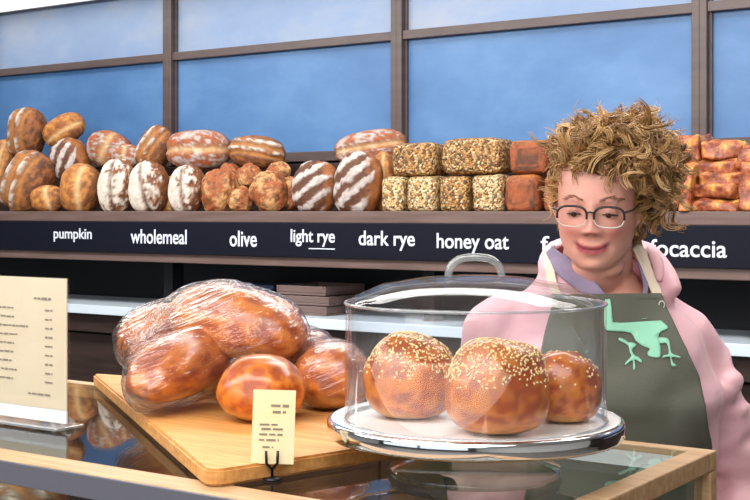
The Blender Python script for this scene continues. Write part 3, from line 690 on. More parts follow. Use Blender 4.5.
def caps(p0, p1, r0, r1, n=20, sx=1, sy=1, rings=6):
    p0, p1 = Vector(p0), Vector(p1); ax = (p1-p0).normalized()
    pts = []; rr = []
    for k in range(rings): a = math.pi/2*(1-k/rings); pts.append(p0-ax*r0*math.sin(a)); rr.append(max(1e-4, r0*math.cos(a)))
    for k in range(9): t = k/8; pts.append(p0.lerp(p1, t)); rr.append(r0+(r1-r0)*t)
    for k in range(1, rings+1): a = math.pi/2*k/rings; pts.append(p1+ax*r1*math.sin(a)); rr.append(max(1e-4, r1*math.cos(a)))
    return sweep(pts, rr, n)
def ell(c, r, rot=None, n=32, m=20):
    v = []; f = []; c = Vector(c)
    for j in range(m+1):
        ph = -math.pi/2+math.pi*j/m
        for i in range(n):
            th = 2*math.pi*i/n; q = Vector((r[0]*math.cos(ph)*math.cos(th), r[1]*math.cos(ph)*math.sin(th), r[2]*math.sin(ph)))
            if rot is not None: q = rot @ q
            v.append(c+q)
    for j in range(m):
        for i in range(n): f.append((j*n+i, j*n+(i+1) % n, (j+1)*n+(i+1) % n, (j+1)*n+i))
    return v, f
def loft(secs, n=48, e=.85):
    """closed stack of oval sections (z, cx, cy, half width, half depth)"""
    v = []; f = []
    for z, cx, cy, w, d in secs:
        for i in range(n):
            th = 2*math.pi*i/n; c, s = math.cos(th), math.sin(th)
            v.append(Vector((cx+w*math.copysign(abs(c)**e, c), cy+d*math.copysign(abs(s)**e, s), z)))
    for j in range(len(secs)-1):
        for i in range(n): f.append((j*n+i, j*n+(i+1) % n, (j+1)*n+(i+1) % n, (j+1)*n+i))
    f.append(tuple(range(n-1, -1, -1))); f.append(tuple((len(secs)-1)*n+i for i in range(n)))
    return v, f
# ---- head, in its own frame, then turned and tipped
HR = Matrix.Rotation(R(-17), 4, 'Z') @ Matrix.Rotation(R(12), 4, 'X') @ Matrix.Rotation(R(2), 4, 'Y'); HS = .875
EYEP = pxl(591.5, 212.5, -.14)
HM = Matrix.Translation(EYEP-(HR @ Vector((0, -.088, 0)))*HS) @ HR @ Matrix.Scale(HS, 4)
HH = Matrix.Translation((-.022, -.055, 1.563)) @ HR              # the mop of hair keeps its full size
prof = [(.119, .002, .012, .018), (.113, .030, -.026, .048), (.100, .050, -.052, .070), (.080, .0635, -.073, .085), (.055, .0700, -.085, .093), (.030, .0710, -.0905, .096),
        (.0, .0700, -.0895, .093), (-.02, .0700, -.0895, .087), (-.04, .0695, -.0890, .077), (-.058, .0670, -.0870, .064), (-.075, .0615, -.0835, .046), (-.092, .0525, -.0785, .026), (-.106, .0415, -.0710, .008), (-.115, .026, -.058, -.008), (-.119, .003, -.035, -.03)]
pz = [p[0] for p in prof][::-1]; pa = np.array(prof)[::-1]
def prof_at(z):
    return [np.interp(z, pz, pa[:, k]) for k in (1, 2, 3)]
g2 = lambda x, z, cx, cz, sx, sz: math.exp(-((x-cx)/sx)**2-((z-cz)/sz)**2)
mouth = lambda x: -.0685+10.5*x*x
def face(x, z):
    """outward push of the face surface (metres) at head x, z; also what it is"""
    d = 0; ax = abs(x)
    t = (z-.014)/(-.046)                                                   # nose
    if -.15 < t < 1.25:
        tt = max(0, min(1, t)); amp = .004+.0175*tt**1.3; w = .0075+.0045*tt
        fall = 1 if t < 1 else math.exp(-((t-1)/.09)**2)
        up = 1 if t > 0 else math.exp(-(t/.12)**2)
        d += amp*math.exp(-(x/w)**2)*fall*up
    d += .009*g2(ax, z, .0135, -.0345, .0075, .0075)
    d -= .0025*g2(ax, z, .008, -.041, .004, .003)
    d -= .0105*g2(ax, z, .030, .002, .0165, .0115)                          # sockets
    d += .0035*g2(ax, z, .032, .021, .02, .007)                            # brow
    d += .0085*g2(ax, z, .038, -.034, .018, .0155)                         # smiling cheeks
    for k in range(9):                                                     # nasolabial crease
        s = k/8; d -= .0013*g2(ax, z, .017+.017*s, -.043-.028*s, .004, .006)
    m = mouth(x)
    if ax < .036:
        k = max(0, 1-(ax/.034)**2)
        d += .0032*k*math.exp(-((z-m-.005)/.004)**2)+.0045*k*math.exp(-((z-m+.0065)/.005)**2)
        d -= .0055*k**.5*math.exp(-((z-m)/.0022)**2)
    d -= .003*g2(ax, z, .031, mouth(.027), .004, .004)
    d -= .0025*g2(x, z, 0, -.089, .018, .005); d += .005*g2(x, z, 0, -.102, .017, .011)
    return d
def tint(x, y, z):
    base = np.array(lin((222, 164, 148))); ax = abs(x)
    if y > -.02: return base
    base = mix(base, np.array(lin((206, 118, 110))), .65*g2(ax, z, .040, -.036, .02, .017)+.45*g2(x, z, 0, -.036, .014, .012))
    m = mouth(x); k = max(0, 1-(ax/.0325)**2)
    up = math.exp(-((z-m-.0035)/.003)**2); lo = math.exp(-((z-m+.005)/.0042)**2)
    base = mix(base, np.array(lin((178, 84, 96))), min(1, 1.3*(up+lo))*min(1, k*2.5))
    base = mix(base, np.array(lin((90, 34, 40))), math.exp(-((z-m)/.0024)**2)*min(1, k*3)*.95)
    base = mix(base, np.array(lin((176, 110, 104))), .5*g2(ax, z, .030, .006, .018, .009))
    base = mix(base, np.array(lin((120, 56, 48))), .7*g2(ax, z, .0075, -.0405, .0035, .0025))
    return base
hv = []; hf = []; NU, NV = 220, 190
for j in range(NV+1):
    z = .119-.238*(.5-.5*math.cos(math.pi*(j/NV))); w, yf, yb = prof_at(z)
    for i in range(NU):
        th = 2*math.pi*i/NU; c, s = math.cos(th), math.sin(th); ex = .88
        x = w*math.copysign(abs(c)**ex, c); cy = (yf+yb)/2*.35+yb*.0; 
        y = cy+((cy-yf) if s < 0 else (yb-cy))*math.copysign(abs(s)**ex, s)
        k = sst(.1, .75, -s)
        y -= face(x, z)*k if k > 0 else 0
        hv.append(Vector((x, y, z)))
for j in range(NV):
    for i in range(NU): hf.append((j*NU+i, (j+1)*NU+i, (j+1)*NU+(i+1) % NU, j*NU+(i+1) % NU))
hparts = [(hv, hf)]
EYE = [(-.0305, -.0745, .0005), (.0305, -.0745, .0005)]
for ex_, ey_, ez_ in EYE:                                                   # upper lids, lowered as she looks down
    v, f = ell((ex_, ey_, ez_), (.0150, .0135, .0128), None, 40, 24)
    v = [Vector((p.x, p.y, max(p.z, ez_-.0034-10*(p.x-ex_)**2))) for p in v]; hparts.append((v, f))
    v, f = ell((ex_, ey_+.001, ez_-.002), (.0148, .0125, .0125), None, 40, 24)
    v = [Vector((p.x, p.y, min(p.z, ez_-.0080+8*(p.x-ex_)**2))) for p in v]; hparts.append((v, f))
for s in (-1, 1):                                                          # ears
    hparts.append(ell((s*.073, .008, -.012), (.007, .017, .029), Matrix.Rotation(R(s*14), 3, 'Z')))
hparts = [([HM @ p for p in v], f) for v, f in hparts]
hp_ = lambda *p: HM @ Vector(p)
nb = Vector((-.022, .010, 1.425))
bparts = hparts+[caps(hp_(0, .022, -.075), nb, .054, .062), ell(hp_(0, -.012, -.116), (.044, .037, .024), HR.to_3x3()), caps(hp_(0, -.02, -.100), nb+Vector((0, -.022, .0)), .036, .046),
                 loft([(.93, -.02, 0, .165, .12), (1.0, -.02, 0, .15, .11), (1.15, -.02, -.005, .155, .115), (1.26, -.02, -.02, .162, .128), (1.33, -.02, -.010, .145, .100), (1.385, -.02, 0, .112, .078), (1.425, -.022, .006, .078, .064), (1.46, -.024, .01, .056, .056)])]
SR, ER, WR = Vector((-.176, .01, 1.345)), Vector((-.212, -.005, 1.09)), Vector((-.155, -.20, .985))
SL, EL, WL = Vector((.124, .01, 1.325)), Vector((.222, .03, 1.10)), Vector((.175, -.165, .97))
for S, E, W, sd in ((SR, ER, WR, 1), (SL, EL, WL, -1)):
    bparts += [caps(S, E, .040, .036), caps(E, W, .036, .026)]
    fwd = (W-E).normalized(); side = Vector((sd, 0, 0)); side = (side-fwd*side.dot(fwd)).normalized(); up = fwd.cross(side)*sd
    up = up if up.z > 0 else -up
    pc_ = W+fwd*.052
    rot = Matrix((side, fwd, up)).transposed()
    bparts.append(ell(pc_, (.040, .052, .015), rot))
    for k, (o_, ln) in enumerate(((.031, .066), (.011, .076), (-.010, .071), (-.030, .056))):     # index to little finger
        a = pc_+side*o_+fwd*.040; b = a+(fwd+side*o_*2.2).normalized()*ln*.45-up*.004; c = b+(fwd*.9-up*.35).normalized()*ln*.33; d = c+(fwd*.7-up*.65).normalized()*ln*.26
        bparts += [caps(a, b, .0092, .0085, 14), caps(b, c, .0085, .008, 14), caps(c, d, .008, .007, 14)]
    a = pc_+side*.024-fwd*.026; b = a+(side*.9+fwd*.55-up*.2).normalized()*.045; c = b+(side*.35+fwd*.9-up*.2).normalized()*.034
    bparts += [caps(a, b, .0125, .010, 14), caps(b, c, .010, .008, 14)]
for s in (-1, 1):
    hx = -.02+s*.088
    bparts += [caps((hx, 0, .92), (hx, 0, .50), .085, .056), caps((hx, 0, .50), (hx, .015, .1), .054, .036), caps((hx, .03, .06), (hx, -.12, .045), .036, .03)]
v, f = merge(bparts)
body = mobj('body', v, f, 'skin', pr_); remesh(body, .0034, 2, .4)
hi = HM.inverted(); cols = []
for x in body.data.vertices:
    q = hi @ x.co; cols.append(tint(q.x, q.y, q.z) if (x.co.z > 1.38 and q.z > -.13) else lin((218, 156, 138)))
at_ = body.data.attributes.new('crust', 'FLOAT_COLOR', 'POINT'); at_.data.foreach_set('color', np.c_[np.array(cols, np.float32), np.ones(len(cols), np.float32)].ravel())
body.data.materials.clear(); body.data.materials.append(M['skin'])
for ex_, ey_, ez_ in EYE:
    v, f = ell((0, 0, 0), (.0126, .0118, .0122)); e = mobj('eyeball', [HM @ (p+Vector((ex_, ey_, ez_-.001))) for p in v], f, 'eye', pr_)
    v, f = ell((0, 0, 0), (.0056, .0022, .0056)); mobj('iris', [HM @ (p+Vector((ex_-.001, ey_-.0112, ez_-.0045))) for p in v], f, 'iris', e)
    pts = [hp_(ex_+u*.0148, ey_-.0128*math.sqrt(max(.05, 1-(u*.95)**2))-.0012, ez_-.0036-10*(u*.0148)**2) for u in np.linspace(-1, 1, 15)]
    v, f = sweep(pts, [.0007+.0009*(1-abs(u)) for u in np.linspace(-1, 1, 15)], 6); mobj('eyelashes', v, f, 'lash', pr_)
bbv = BVHTree.FromPolygons([x.co for x in body.data.vertices], [tuple(p.vertices) for p in body.data.polygons])
def onface(x, z, off=.001):
    o = hp_(x, -.2, z); dirn = (HM.to_3x3() @ Vector((0, 1, 0))).normalized(); h = bbv.ray_cast(o, dirn); return h[0]-dirn*off
for s in (-1, 1):
    parts = []
    for k in range(46):
        u = random.random(); x = s*(.014+.036*u); z = .0195+.009*math.sin(math.pi*min(1, u*1.05+.08))*.9+random.uniform(-.0018, .0018)
        parts.append(sweep([onface(x, z), onface(x+s*.004, z+.0015, .0016), onface(x+s*.0075, z+.0012, .001)], [.0005, .0006, .0002], 4))
    v, f = merge(parts); mobj('eyebrow', v, f, 'brow', pr_)
# ---- spectacles
gl = []; 
for s in (-1, 1):
    def rim(u):
        a = 2*math.pi*u; c, q = math.cos(a), math.sin(a); return (s*.0325+.0262*math.copysign(abs(c)**.72, c), -.1045+.09*(s*.0325+.0262*c)**2*8, -.0045+.0185*math.copysign(abs(q)**.72, q))
    up = [hp_(*rim(u)) for u in np.linspace(-.02, .52, 24)]; lo = [hp_(*rim(u)) for u in np.linspace(.5, 1.0, 24)]
    if s == -1:
        v, f = sweep(up, .0019, 8); sp_ = mobj('spectacles', v, f, 'rimdark', pr_)
    else:
        v, f = sweep(up, .0019, 8); mobj('rim_top', v, f, 'rimdark', sp_)
    v, f = sweep(lo, .0011, 8); mobj('rim_bottom', v, f, 'rimpale', sp_)
    ring = [hp_(*rim(u)) for u in np.linspace(0, 1, 33)[:-1]]; c = sum(ring, Vector())/32
    mobj('lens', ring+[c], [(i, (i+1) % 32, 32) for i in range(32)], 'lens', sp_)
    v, f = sweep([hp_(s*.0585, -.098, .004), hp_(s*.070, -.085, .005), hp_(s*.0755, -.03, .004), hp_(s*.0765, .012, .002)], .0016, 8); mobj('temple', v, f, 'rimdark', sp_)
v, f = sweep([hp_(-.0075, -.104, .002), hp_(0, -.1065, .0045), hp_(.0075, -.104, .002)], .0016, 8); mobj('bridge', v, f, 'rimdark', sp_)

# ---- jacket over torso and arms
jp = [loft([(.84, -.02, 0, .195, .15), (.92, -.02, 0, .192, .148), (1.0, -.02, 0, .184, .142), (1.15, -.02, -.008, .186, .146), (1.25, -.02, -.028, .188, .158), (1.33, -.02, -.018, .172, .128), (1.385, -.02, -.002, .142, .102), (1.425, -.022, .008, .105, .088), (1.462, -.024, .014, .083, .077), (1.492, -.024, .018, .074, .072)]),
      caps(SR, ER, .064, .058), caps(ER, WR, .058, .042), caps(SL, EL, .064, .060), caps(EL, WL, .060, .042), ell((-.13, .01, 1.372), (.085, .062, .042), Matrix.Rotation(R(-24), 3, 'Y')), ell((.075, .01, 1.385), (.085, .062, .042), Matrix.Rotation(R(28), 3, 'Y'))]
# hood lying bunched behind and beside the neck
hood = catmull([(-.098, -.035, 1.445), (-.100, .02, 1.462), (-.07, .085, 1.475), (-.02, .105, 1.48), (.035, .09, 1.478), (.072, .035, 1.468), (.088, -.02, 1.445), (.092, -.06, 1.415)], 6)
jp.append(sweep(hood, [.014+.016*math.sin(math.pi*i/(len(hood)-1)) for i in range(len(hood))], 16))
fr2 = random.Random(5)
for S, E in ((SR, ER), (SL, EL)):                                          # gathered folds round the sleeves
    ax = (E-S).normalized(); u0 = Vector((1, 0, 0)); u0 = (u0-ax*u0.dot(ax)).normalized(); w0 = ax.cross(u0)
    for k in range(8):
        t = .34+.095*k; q = S.lerp(E, t); rs = .064-.004*t; a0 = fr2.uniform(-.5, .4); sp = fr2.uniform(1.9, 2.8); tl_ = fr2.uniform(.018, .05)*(1 if k % 3 else -.6); sg = 1 if w0.y < 0 else -1
        pts = [q+(u0*math.cos(a)+w0*sg*math.sin(a))*rs+ax*tl_*math.cos(a) for a in np.linspace(a0, a0+sp, 18)]
        jp.append(sweep(pts, [.003+.0165*math.sin(math.pi*i/17) for i in range(18)], 10))
v, f = merge(jp); jk = mobj('jacket', v, f, 'jacket', pr_); remesh(jk, .005, 4, .5)
def fold(p, n):
    d = 0
    for (a, b, r) in ((SR, ER, 1), (SL, EL, 1)):
        t = max(0, min(1, (p-a).dot(b-a)/(b-a).length_squared)); q = a.lerp(b, t); dist = (p-q).length
        if dist < .085:
            ang = math.atan2(p.y-q.y, p.x-q.x); wv = 1-2*abs(math.sin(t*8+1.1*math.sin(ang+a.x*9)+2.2*noise.noise(p*7))); d += .006*wv*sst(.02, .3, t)*sst(.088, .072, dist)
    d += .008*noise.noise(Vector((p.x*16, p.y*16, p.z*9)))+.0015*noise.noise(Vector((p.x*40, p.y*40, p.z*25)))
    e = (p.x*.6-p.z*.8)*60; d += .0038*math.sin(e+3*noise.noise(p*8))*sst(1.46, 1.36, p.z)
    return d
for x in jk.data.vertices: x.co += x.normal*fold(x.co, x.normal)
jk.data.update()
remesh(jk, .005, 3, .5)
jkv = [x.co.copy() for x in jk.data.vertices]; jkp = [tuple(p.vertices) for p in jk.data.polygons]
jbv = BVHTree.FromPolygons(jkv, jkp)
def inpoly(x, y, P):
    c = False; n = len(P)
    for i in range(n):
        x1, y1 = P[i]; x2, y2 = P[(i+1) % n]
        if (y1 > y) != (y2 > y) and x < (x2-x1)*(y-y1)/(y2-y1)+x1: c = not c
    return c
VN = [(549, 225), (553, 254), (572, 274), (603, 300), (612, 312), (650, 312), (655, 296), (646, 276), (634, 246), (632, 225)]
bm = bmesh.new(); bm.from_mesh(jk.data); kill = []
ntop = HM @ Vector((0, .022, -.075))
for p in bm.faces:
    c = p.calc_center_median()
    if (c.y < .02 and inpoly(*topx(c), VN)) or (c.z > 1.44 and (Vector((c.x, c.y))-Vector((-.022, .015))).length < .066) : kill.append(p)
bmesh.ops.delete(bm, geom=kill, context='FACES')
# keep the main piece only
seen = set(); best = []
for p in bm.faces:
    if p in seen: continue
    st_ = [p]; comp = []; seen.add(p)
    while st_:
        q = st_.pop(); comp.append(q)
        for e in q.edges:
            for r_ in e.link_faces:
                if r_ not in seen: seen.add(r_); st_.append(r_)
    if len(comp) > len(best): best = comp
bs = set(best); bmesh.ops.delete(bm, geom=[p for p in bm.faces if p not in bs], context='FACES')
bm.to_mesh(jk.data); bm.free(); jk.data.update()
jk.data.polygons.foreach_set('use_smooth', [True]*len(jk.data.polygons)); jk.data.materials.clear(); jk.data.materials.append(M['jacket'])
md = jk.modifiers.new('t', 'SOLIDIFY'); md.thickness = .004; md.offset = -1; bake(jk)
# ---- cloth laid on the jacket: cast from the front, lifted clear of it
def drape(px, py, off):
    h = jbv.ray_cast(CAML, ray(px, py))
    hb = bbv.ray_cast(CAML, ray(px, py))
    if h[0] is None and hb[0] is None: return None
    if h[0] is None: return hb[0]+hb[1]*off
    return h[0]+h[1]*off
def sheet(name, rows, off, mat, parent, thick=.003, relax=3, wav=0):
    G = []
    for r in rows:
        G.append([drape(px, py, off) for px, py in r])
    nr, nc = len(G), len(G[0])
    for i in range(nr):
        for j in range(nc):
            if G[i][j] is None: G[i][j] = G[i][j-1] if j else G[i-1][j]
    for _ in range(relax):
        G2 = [[q.copy() for q in r] for r in G]
        for i in range(nr):
            for j in range(nc):
                nb_ = [G[a][b] for a, b in ((i-1, j), (i+1, j), (i, j-1), (i, j+1)) if 0 <= a < nr and 0 <= b < nc]
                y = sum(q.y for q in nb_)/len(nb_); G2[i][j].y = min(G[i][j].y, .5*G[i][j].y+.5*y)
        G = G2
    if wav:
        for i in range(nr):
            for j in range(nc): q = G[i][j]; q.y -= wav*(.5+.5*noise.noise(Vector((q.x*14, 3, q.z*5))))
    v = [q for r in G for q in r]; f = [(i*nc+j, (i+1)*nc+j, (i+1)*nc+j+1, i*nc+j+1) for i in range(nr-1) for j in range(nc-1)]
    o = mobj(name, v, f, mat, parent); md = o.modifiers.new('t', 'SOLIDIFY'); md.thickness = thick; md.offset = 0; bake(o); return o
L_ = [(298, 553), (315, 551), (335, 546), (360, 541), (400, 535), (450, 530), (520, 524), (600, 520), (690, 518)]
R_ = [(298, 657), (312, 663), (330, 672), (350, 682), (375, 693), (405, 700), (445, 705), (520, 709), (600, 711), (690, 712)]
def edge(tab, y): return np.interp(y, [a for a, _ in tab], [b for _, b in tab])
rows = []
for y in list(np.linspace(298, 460, 66))+list(np.linspace(466, 690, 40)):
    a, b = edge(L_, y), edge(R_, y); rows.append([(a+(b-a)*k/52, y) for k in range(53)])
ap = sheet('apron', rows, .009, 'apron', pr_, .003, 14, .003)
apv = [x.co.copy() for x in ap.data.vertices]; abv = BVHTree.FromPolygons(apv, [tuple(p.vertices) for p in ap.data.polygons])
rows = [[(a, 297+k*1.5) for a in np.linspace(553, 657, 40)] for k in range(5)]
hem = sheet('apron_hem', rows, .0105, 'apron', ap, .003, 6)
def ribbon(name, line, w, off, mat, parent, n=10, cols_=6):
    P = catmull([(x, y, 0) for x, y in line], n); rows = []
    for i, p in enumerate(P):
        t = (P[min(i+1, len(P)-1)]-P[max(i-1, 0)]).normalized(); nn = Vector((-t.y, t.x, 0)); ww = w if not hasattr(w, '__len__') else np.interp(i/(len(P)-1), np.linspace(0, 1, len(w)), w)
        rows.append([tuple((p+nn*ww*(k/cols_-.5))[:2]) for k in range(cols_+1)])
    return sheet(name, rows, off, mat, parent, .003, 4)
ribbon('apron_strap', [(633, 245), (640, 258), (648, 276), (658, 299)], [8, 10, 11, 11], .005, 'strapc', ap)
ribbon('apron_strap', [(549, 249), (551, 262), (553, 280), (558, 299)], [8, 9, 9, 9], .005, 'strapc', ap)
ribbon('shirt_collar', [(552, 252), (566, 268), (588, 288), (606, 303)], [9, 21, 19, 7], .006, 'shirt', pr_)
ribbon('shirt_neckline', [(604, 304), (622, 306), (640, 300), (644, 286), (637, 262)], [6, 6, 5, 4, 3], .004, 'shirt', pr_)
# dark folds in the hood on her shoulder: real creased ridges of cloth
for k, ln in enumerate(([(648, 250), (655, 258), (660, 269), (661, 282)], [(661, 252), (670, 259), (677, 268), (681, 280)], [(674, 258), (682, 265), (690, 275), (695, 286)])):
    pts = [drape(x, y, .004) for x, y in catmull([(a, b, 0) for a, b in ln], 5) and [(q.x, q.y) for q in catmull([(a, b, 0) for a, b in ln], 5)]]
    pts = [q for q in pts if q is not None]
    if len(pts) > 3:
        v, f = sweep(pts, [.004+.006*math.sin(math.pi*i/(len(pts)-1)) for i in range(len(pts))], 10); mobj('hood_fold', v, f, 'jacket', jk)
# ---- frog print on the apron
def blob(polys, name, parent):
    bm = bmesh.new()
    for P in polys:
        P = [tuple(q[:2]) for q in catmull([(x, y, 0) for x, y in P], 3, True)]
        vs = [bm.verts.new((x, y, 0)) for x, y in P]; es = [bm.edges.new((vs[i], vs[(i+1) % len(vs)])) for i in range(len(vs))]
        bmesh.ops.triangle_fill(bm, use_beauty=True, edges=es)
    for _ in range(2):
        bmesh.ops.subdivide_edges(bm, edges=[e for e in bm.edges if e.calc_length() > 3], cuts=1, use_grid_fill=True); bmesh.ops.triangulate(bm, faces=bm.faces)
    me = bpy.data.meshes.new(name)
    for x in bm.verts:
        h = abv.ray_cast(CAML, ray(x.co.x, x.co.y)); x.co = h[0]-ray(x.co.x, x.co.y)*.0014 if h[0] else Vector()
    bmesh.ops.recalc_face_normals(bm, faces=bm.faces)
    o = bobj(name, bm, 'mint', parent, True); md = o.modifiers.new('t', 'SOLIDIFY'); md.thickness = .0012; bake(o); o['label'] = 'mint green frog emblem'; return o
def z2p(x, y): return (590+x/6.255, 290+y/6.25)
Z = lambda L: [z2p(*q) for q in L]
frog = [Z([(150, 210), (265, 190), (300, 178), (362, 178), (362, 132), (375, 128), (420, 175), (480, 225), (482, 245), (440, 265), (428, 300), (440, 355), (440, 405), (425, 425), (370, 415), (360, 390), (375, 370), (330, 350), (285, 315), (262, 275), (215, 262), (150, 258), (92, 235), (92, 75), (105, 62), (130, 70), (142, 205)]),
        Z([(262, 330), (290, 345), (262, 375), (278, 410), (300, 420), (325, 445), (315, 455), (280, 435), (284, 490), (270, 498), (266, 440), (225, 470), (222, 456), (258, 415), (248, 385), (235, 345), (180, 315), (185, 300), (215, 312), (240, 330)]),
        Z([(420, 305), (470, 300), (495, 320), (508, 395), (560, 415), (560, 427), (512, 420), (518, 455), (538, 470), (530, 480), (508, 470), (500, 420), (458, 425), (456, 412), (492, 398), (480, 335), (440, 335)])]
blob(frog, 'frog_emblem', ap)
# small buckle on the apron corner
h = abv.ray_cast(CAML, ray(661.5, 304.5))
if h[0]:
    c = h[0]+Vector((0, -.002, 0)); v, f = sweep([c+Vector((.0045*math.cos(a), 0, .0055*math.sin(a))) for a in np.linspace(0, 2*math.pi, 17)], .001, 6, False); mobj('strap_buckle', v, f, 'rimpale', ap)
# ---- trousers and shoes
tp = [loft([(.80, -.02, 0, .178, .135), (.88, -.02, 0, .18, .138), (.97, -.02, 0, .172, .13)])]
for s in (-1, 1): hx = -.02+s*.088; tp += [caps((hx, 0, .86), (hx, 0, .50), .098, .07), caps((hx, 0, .50), (hx, .015, .14), .068, .054)]
v, f = merge(tp); tr_ = mobj('trousers', v, f, 'trouser', pr_); remesh(tr_, .01, 4)
tr_.data.materials.clear(); tr_.data.materials.append(M['trouser'])
for s in (-1, 1):
    hx = -.02+s*.088; v, f = merge([caps((hx, .045, .055), (hx, -.13, .046), .052, .044), caps((hx, .02, .1), (hx, .02, .06), .05, .05)])
    v = [Vector((p.x, p.y, max(p.z, .001))) for p in v]; o = mobj('shoe', v, f, 'black', pr_); remesh(o, .006, 3); o.data.materials.clear(); o.data.materials.append(M['black'])
# ---- curly hair
def hair_mat():
    nt = NT('curly_blond_hair'); b = nt.n('ShaderNodeBsdfPrincipled', Roughness=.42); a = nt.n('ShaderNodeAttribute', _attribute_name='crust')
    nt.l(a.outputs['Color'], b.inputs['Base Color']); b.inputs['Anisotropic'].default_value = .5; nt.l(b.outputs[0], nt.out.inputs[0]); return nt.m
M['hair'] = hair_mat()
hr = random.Random(21)
blobs = [((.028, .010, .076), (.087, .092, .058), 1.0), ((.036, -.035, .090), (.064, .055, .046), .7), ((-.020, -.030, .081), (.040, .052, .046), .6), ((.066, .020, .035), (.030, .055, .054), .55), ((-.046, .015, .035), (.012, .045, .050), .25), ((.0, .055, .01), (.082, .055, .09), .5)]
def blocked(q):                                                             # keep the face clear
    return q.y < -.030 and q.z < .064 - 5.0*q.x*q.x*(1 if q.x < 0 else 1.2) and abs(q.x) < .064
base = [ell(c, (r[0]*.86, r[1]*.86, r[2]*.86)) for c, r, w in blobs]
base.append(ell((0, .016, .035), (.076, .088, .088)))
v, f = merge(base); v = [HH @ Vector((p.x, max(p.y, -.040 if p.z < .066 else -.2), p.z)) for p in v]
vc, fc_ = v, f
hair = mobj('hair', v, f, 'hair', pr_); remesh(hair, .006, 4)
tones = [np.array(lin(c)) for c in ((166, 126, 76), (190, 150, 98), (150, 110, 66), (204, 168, 118), (132, 96, 58), (178, 138, 90))]
parts = [([x.co.copy() for x in hair.data.vertices], [tuple(p.vertices) for p in hair.data.polygons])]; hc = [np.array(lin((120, 86, 50)))]*len(hair.data.vertices)
def lock(root, axis, length, rad, turns, tone, ns=8, n=24):
    """a curl: several fine strands winding together"""
    axis = axis.normalized(); u = axis.orthogonal().normalized(); u = Matrix.Rotation(hr.random()*6.28, 3, axis) @ u; w = axis.cross(u); bend = Vector((hr.gauss(0, 1), hr.gauss(0, 1), hr.gauss(0, 1)-.3))*length*.2
    g0 = .85+.3*hr.random()
    for s_ in range(ns):
        o_ = Vector((hr.gauss(0, .0021), hr.gauss(0, .0021), hr.gauss(0, .0021))); rr_ = rad*hr.uniform(.82, 1.18); ph = hr.gauss(0, .16); pts = []; rr = []
        for k in range(n):
            t = k/(n-1); a = turns*2*math.pi*t+ph; q = rr_*(1-.2*t)*min(1, t*4+.3)
            pts.append(HH @ (root+o_*(.5+t)+axis*length*t+bend*t*t+u*q*math.cos(a)+w*q*math.sin(a))); rr.append(.00085*min(1, .3+5*t, .25+4*(1-t)))
        vv, ff = sweep(pts, rr, 4); parts.append((vv, ff)); g = g0*(.88+.24*hr.random()); hc.extend([tone*g]*len(vv))
def curl(root, axis, length, rad, turns, r, tone, n=30, sides=5):
    axis = axis.normalized(); u = axis.orthogonal().normalized(); u = Matrix.Rotation(hr.random()*6.28, 3, axis) @ u; w = axis.cross(u); bend = Vector((hr.gauss(0, 1), hr.gauss(0, 1), hr.gauss(0, 1)-.3))*length*.25
    pts = []; rr = []
    for k in range(n):
        t = k/(n-1); a = turns*2*math.pi*t; q = rad*(1-.25*t)*min(1, t*5+.25)
        pts.append(HH @ (root+axis*length*t+bend*t*t+u*q*math.cos(a)+w*q*math.sin(a))); rr.append(r*min(1, .35+5*t, .25+4*(1-t)))
    vv, ff = sweep(pts, rr, sides); parts.append((vv, ff)); g = .85+.3*hr.random(); hc.extend([tone*g]*len(vv))
tot = sum(w for *_, w in blobs); N = 720
for c, r, w in blobs:
    c = Vector(c); k = 0; target = int(N*w/tot); tries = 0
    while k < target and tries < 20000:
        tries += 1
        d = Vector((hr.gauss(0, 1), hr.gauss(0, 1), hr.gauss(0, 1))).normalized(); q = c+Vector((d.x*r[0], d.y*r[1], d.z*r[2]))*hr.uniform(.72, .98)
        if blocked(q) or blocked(q+Vector((0, -.012, -.012))) or q.z < -.075: continue
        if q.y > .07 and hr.random() < .5: continue
        tan = d.cross(Vector((hr.gauss(0, 1), hr.gauss(0, 1), hr.gauss(0, 1)))).normalized()
        ax = (tan+d*hr.uniform(-.1, .45)+Vector((0, 0, -.15)))
        ln = hr.uniform(.03, .062)
        if blocked(q+ax.normalized()*ln) or blocked(q+ax.normalized()*ln*.5): continue
        lock(q, ax, ln, hr.uniform(.007, .0135), hr.uniform(1.1, 2.2), hr.choice(tones)); k += 1
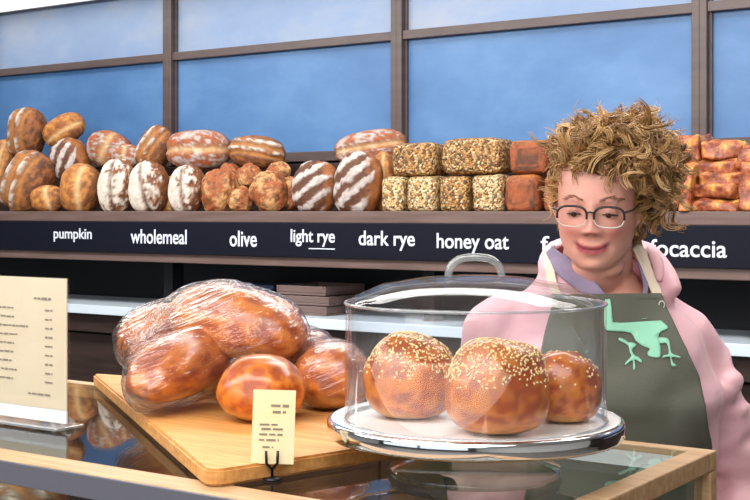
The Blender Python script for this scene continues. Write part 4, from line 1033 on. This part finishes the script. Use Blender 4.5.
for k in range(1100):                                                        # fine frizz round the outline
    c, r, w = hr.choice(blobs[:5]); d = Vector((hr.gauss(0, 1), hr.gauss(0, .8), hr.gauss(.3, 1))).normalized(); q = Vector(c)+Vector((d.x*r[0], d.y*r[1], d.z*r[2]))*.95
    if blocked(q) or blocked(q+Vector((0, -.012, -.012))) or q.z < -.06: continue
    curl(q, d+Vector((hr.gauss(0, .7), hr.gauss(0, .7), hr.gauss(0, .7))), hr.uniform(.02, .042), hr.uniform(.004, .009), hr.uniform(.6, 1.8), .0006, hr.choice(tones), 16, 3)
for s, n in ((-1, 8), (1, 4)):                                            # loose wisps beside the temples
    for k in range(n):
        q = Vector((s*hr.uniform(.056, .066), hr.uniform(-.055, -.01), hr.uniform(.035, .07))); curl(q, Vector((s*.15, -.05, -1)), hr.uniform(.04, .075), hr.uniform(.004, .008), hr.uniform(1.5, 3), hr.uniform(.0008, .0018), hr.choice(tones), 28, 4)
v, f = merge(parts); bpy.data.objects.remove(hair); hair = mobj('hair', v, f, 'hair', pr_, True, hc)
# ---------------------------------------------------------------- light
def area(name, loc, rot, sx, sy, w, col=(1, 1, 1)):
    l = bpy.data.lights.new(name, 'AREA'); l.shape = 'RECTANGLE'; l.size = sx; l.size_y = sy; l.energy = w; l.color = col
    o = link(bpy.data.objects.new(name, l)); o.location = loc; o.rotation_euler = [R(a) for a in rot]; return o
area('wall_washer', (-2.6, 3.25, 2.39), (24, 0, 0), 7, .08, 16, (1, .96, .9))
area('aisle_lamp', (-2.2, 2.4, 2.39), (12, 0, 0), 4, .8, 125, (1, .97, .92))
area('counter_lamp', (-1.4, .7, 2.39), (8, 0, 0), 3.4, 1.4, 125, (1, .97, .93))
area('shop_lamp', (-.6, -1.4, 2.39), (10, 0, 0), 4, 1.6, 150, (1, .98, .95))
w = bpy.data.worlds.new('world'); sc.world = w; w.use_nodes = True
w.node_tree.nodes['Background'].inputs[0].default_value = (.86, .93, 1, 1); w.node_tree.nodes['Background'].inputs[1].default_value = 1.4
sc.view_settings.view_transform = 'Standard'; sc.view_settings.look = 'None'; sc.view_settings.gamma = 1; sc.view_settings.exposure = 0
sc.cycles.use_denoising = True; sc.cycles.max_bounces = 12; sc.cycles.transparent_max_bounces = 24
sc.cycles.caustics_reflective = False; sc.cycles.caustics_refractive = False; sc.cycles.sample_clamp_indirect = 8
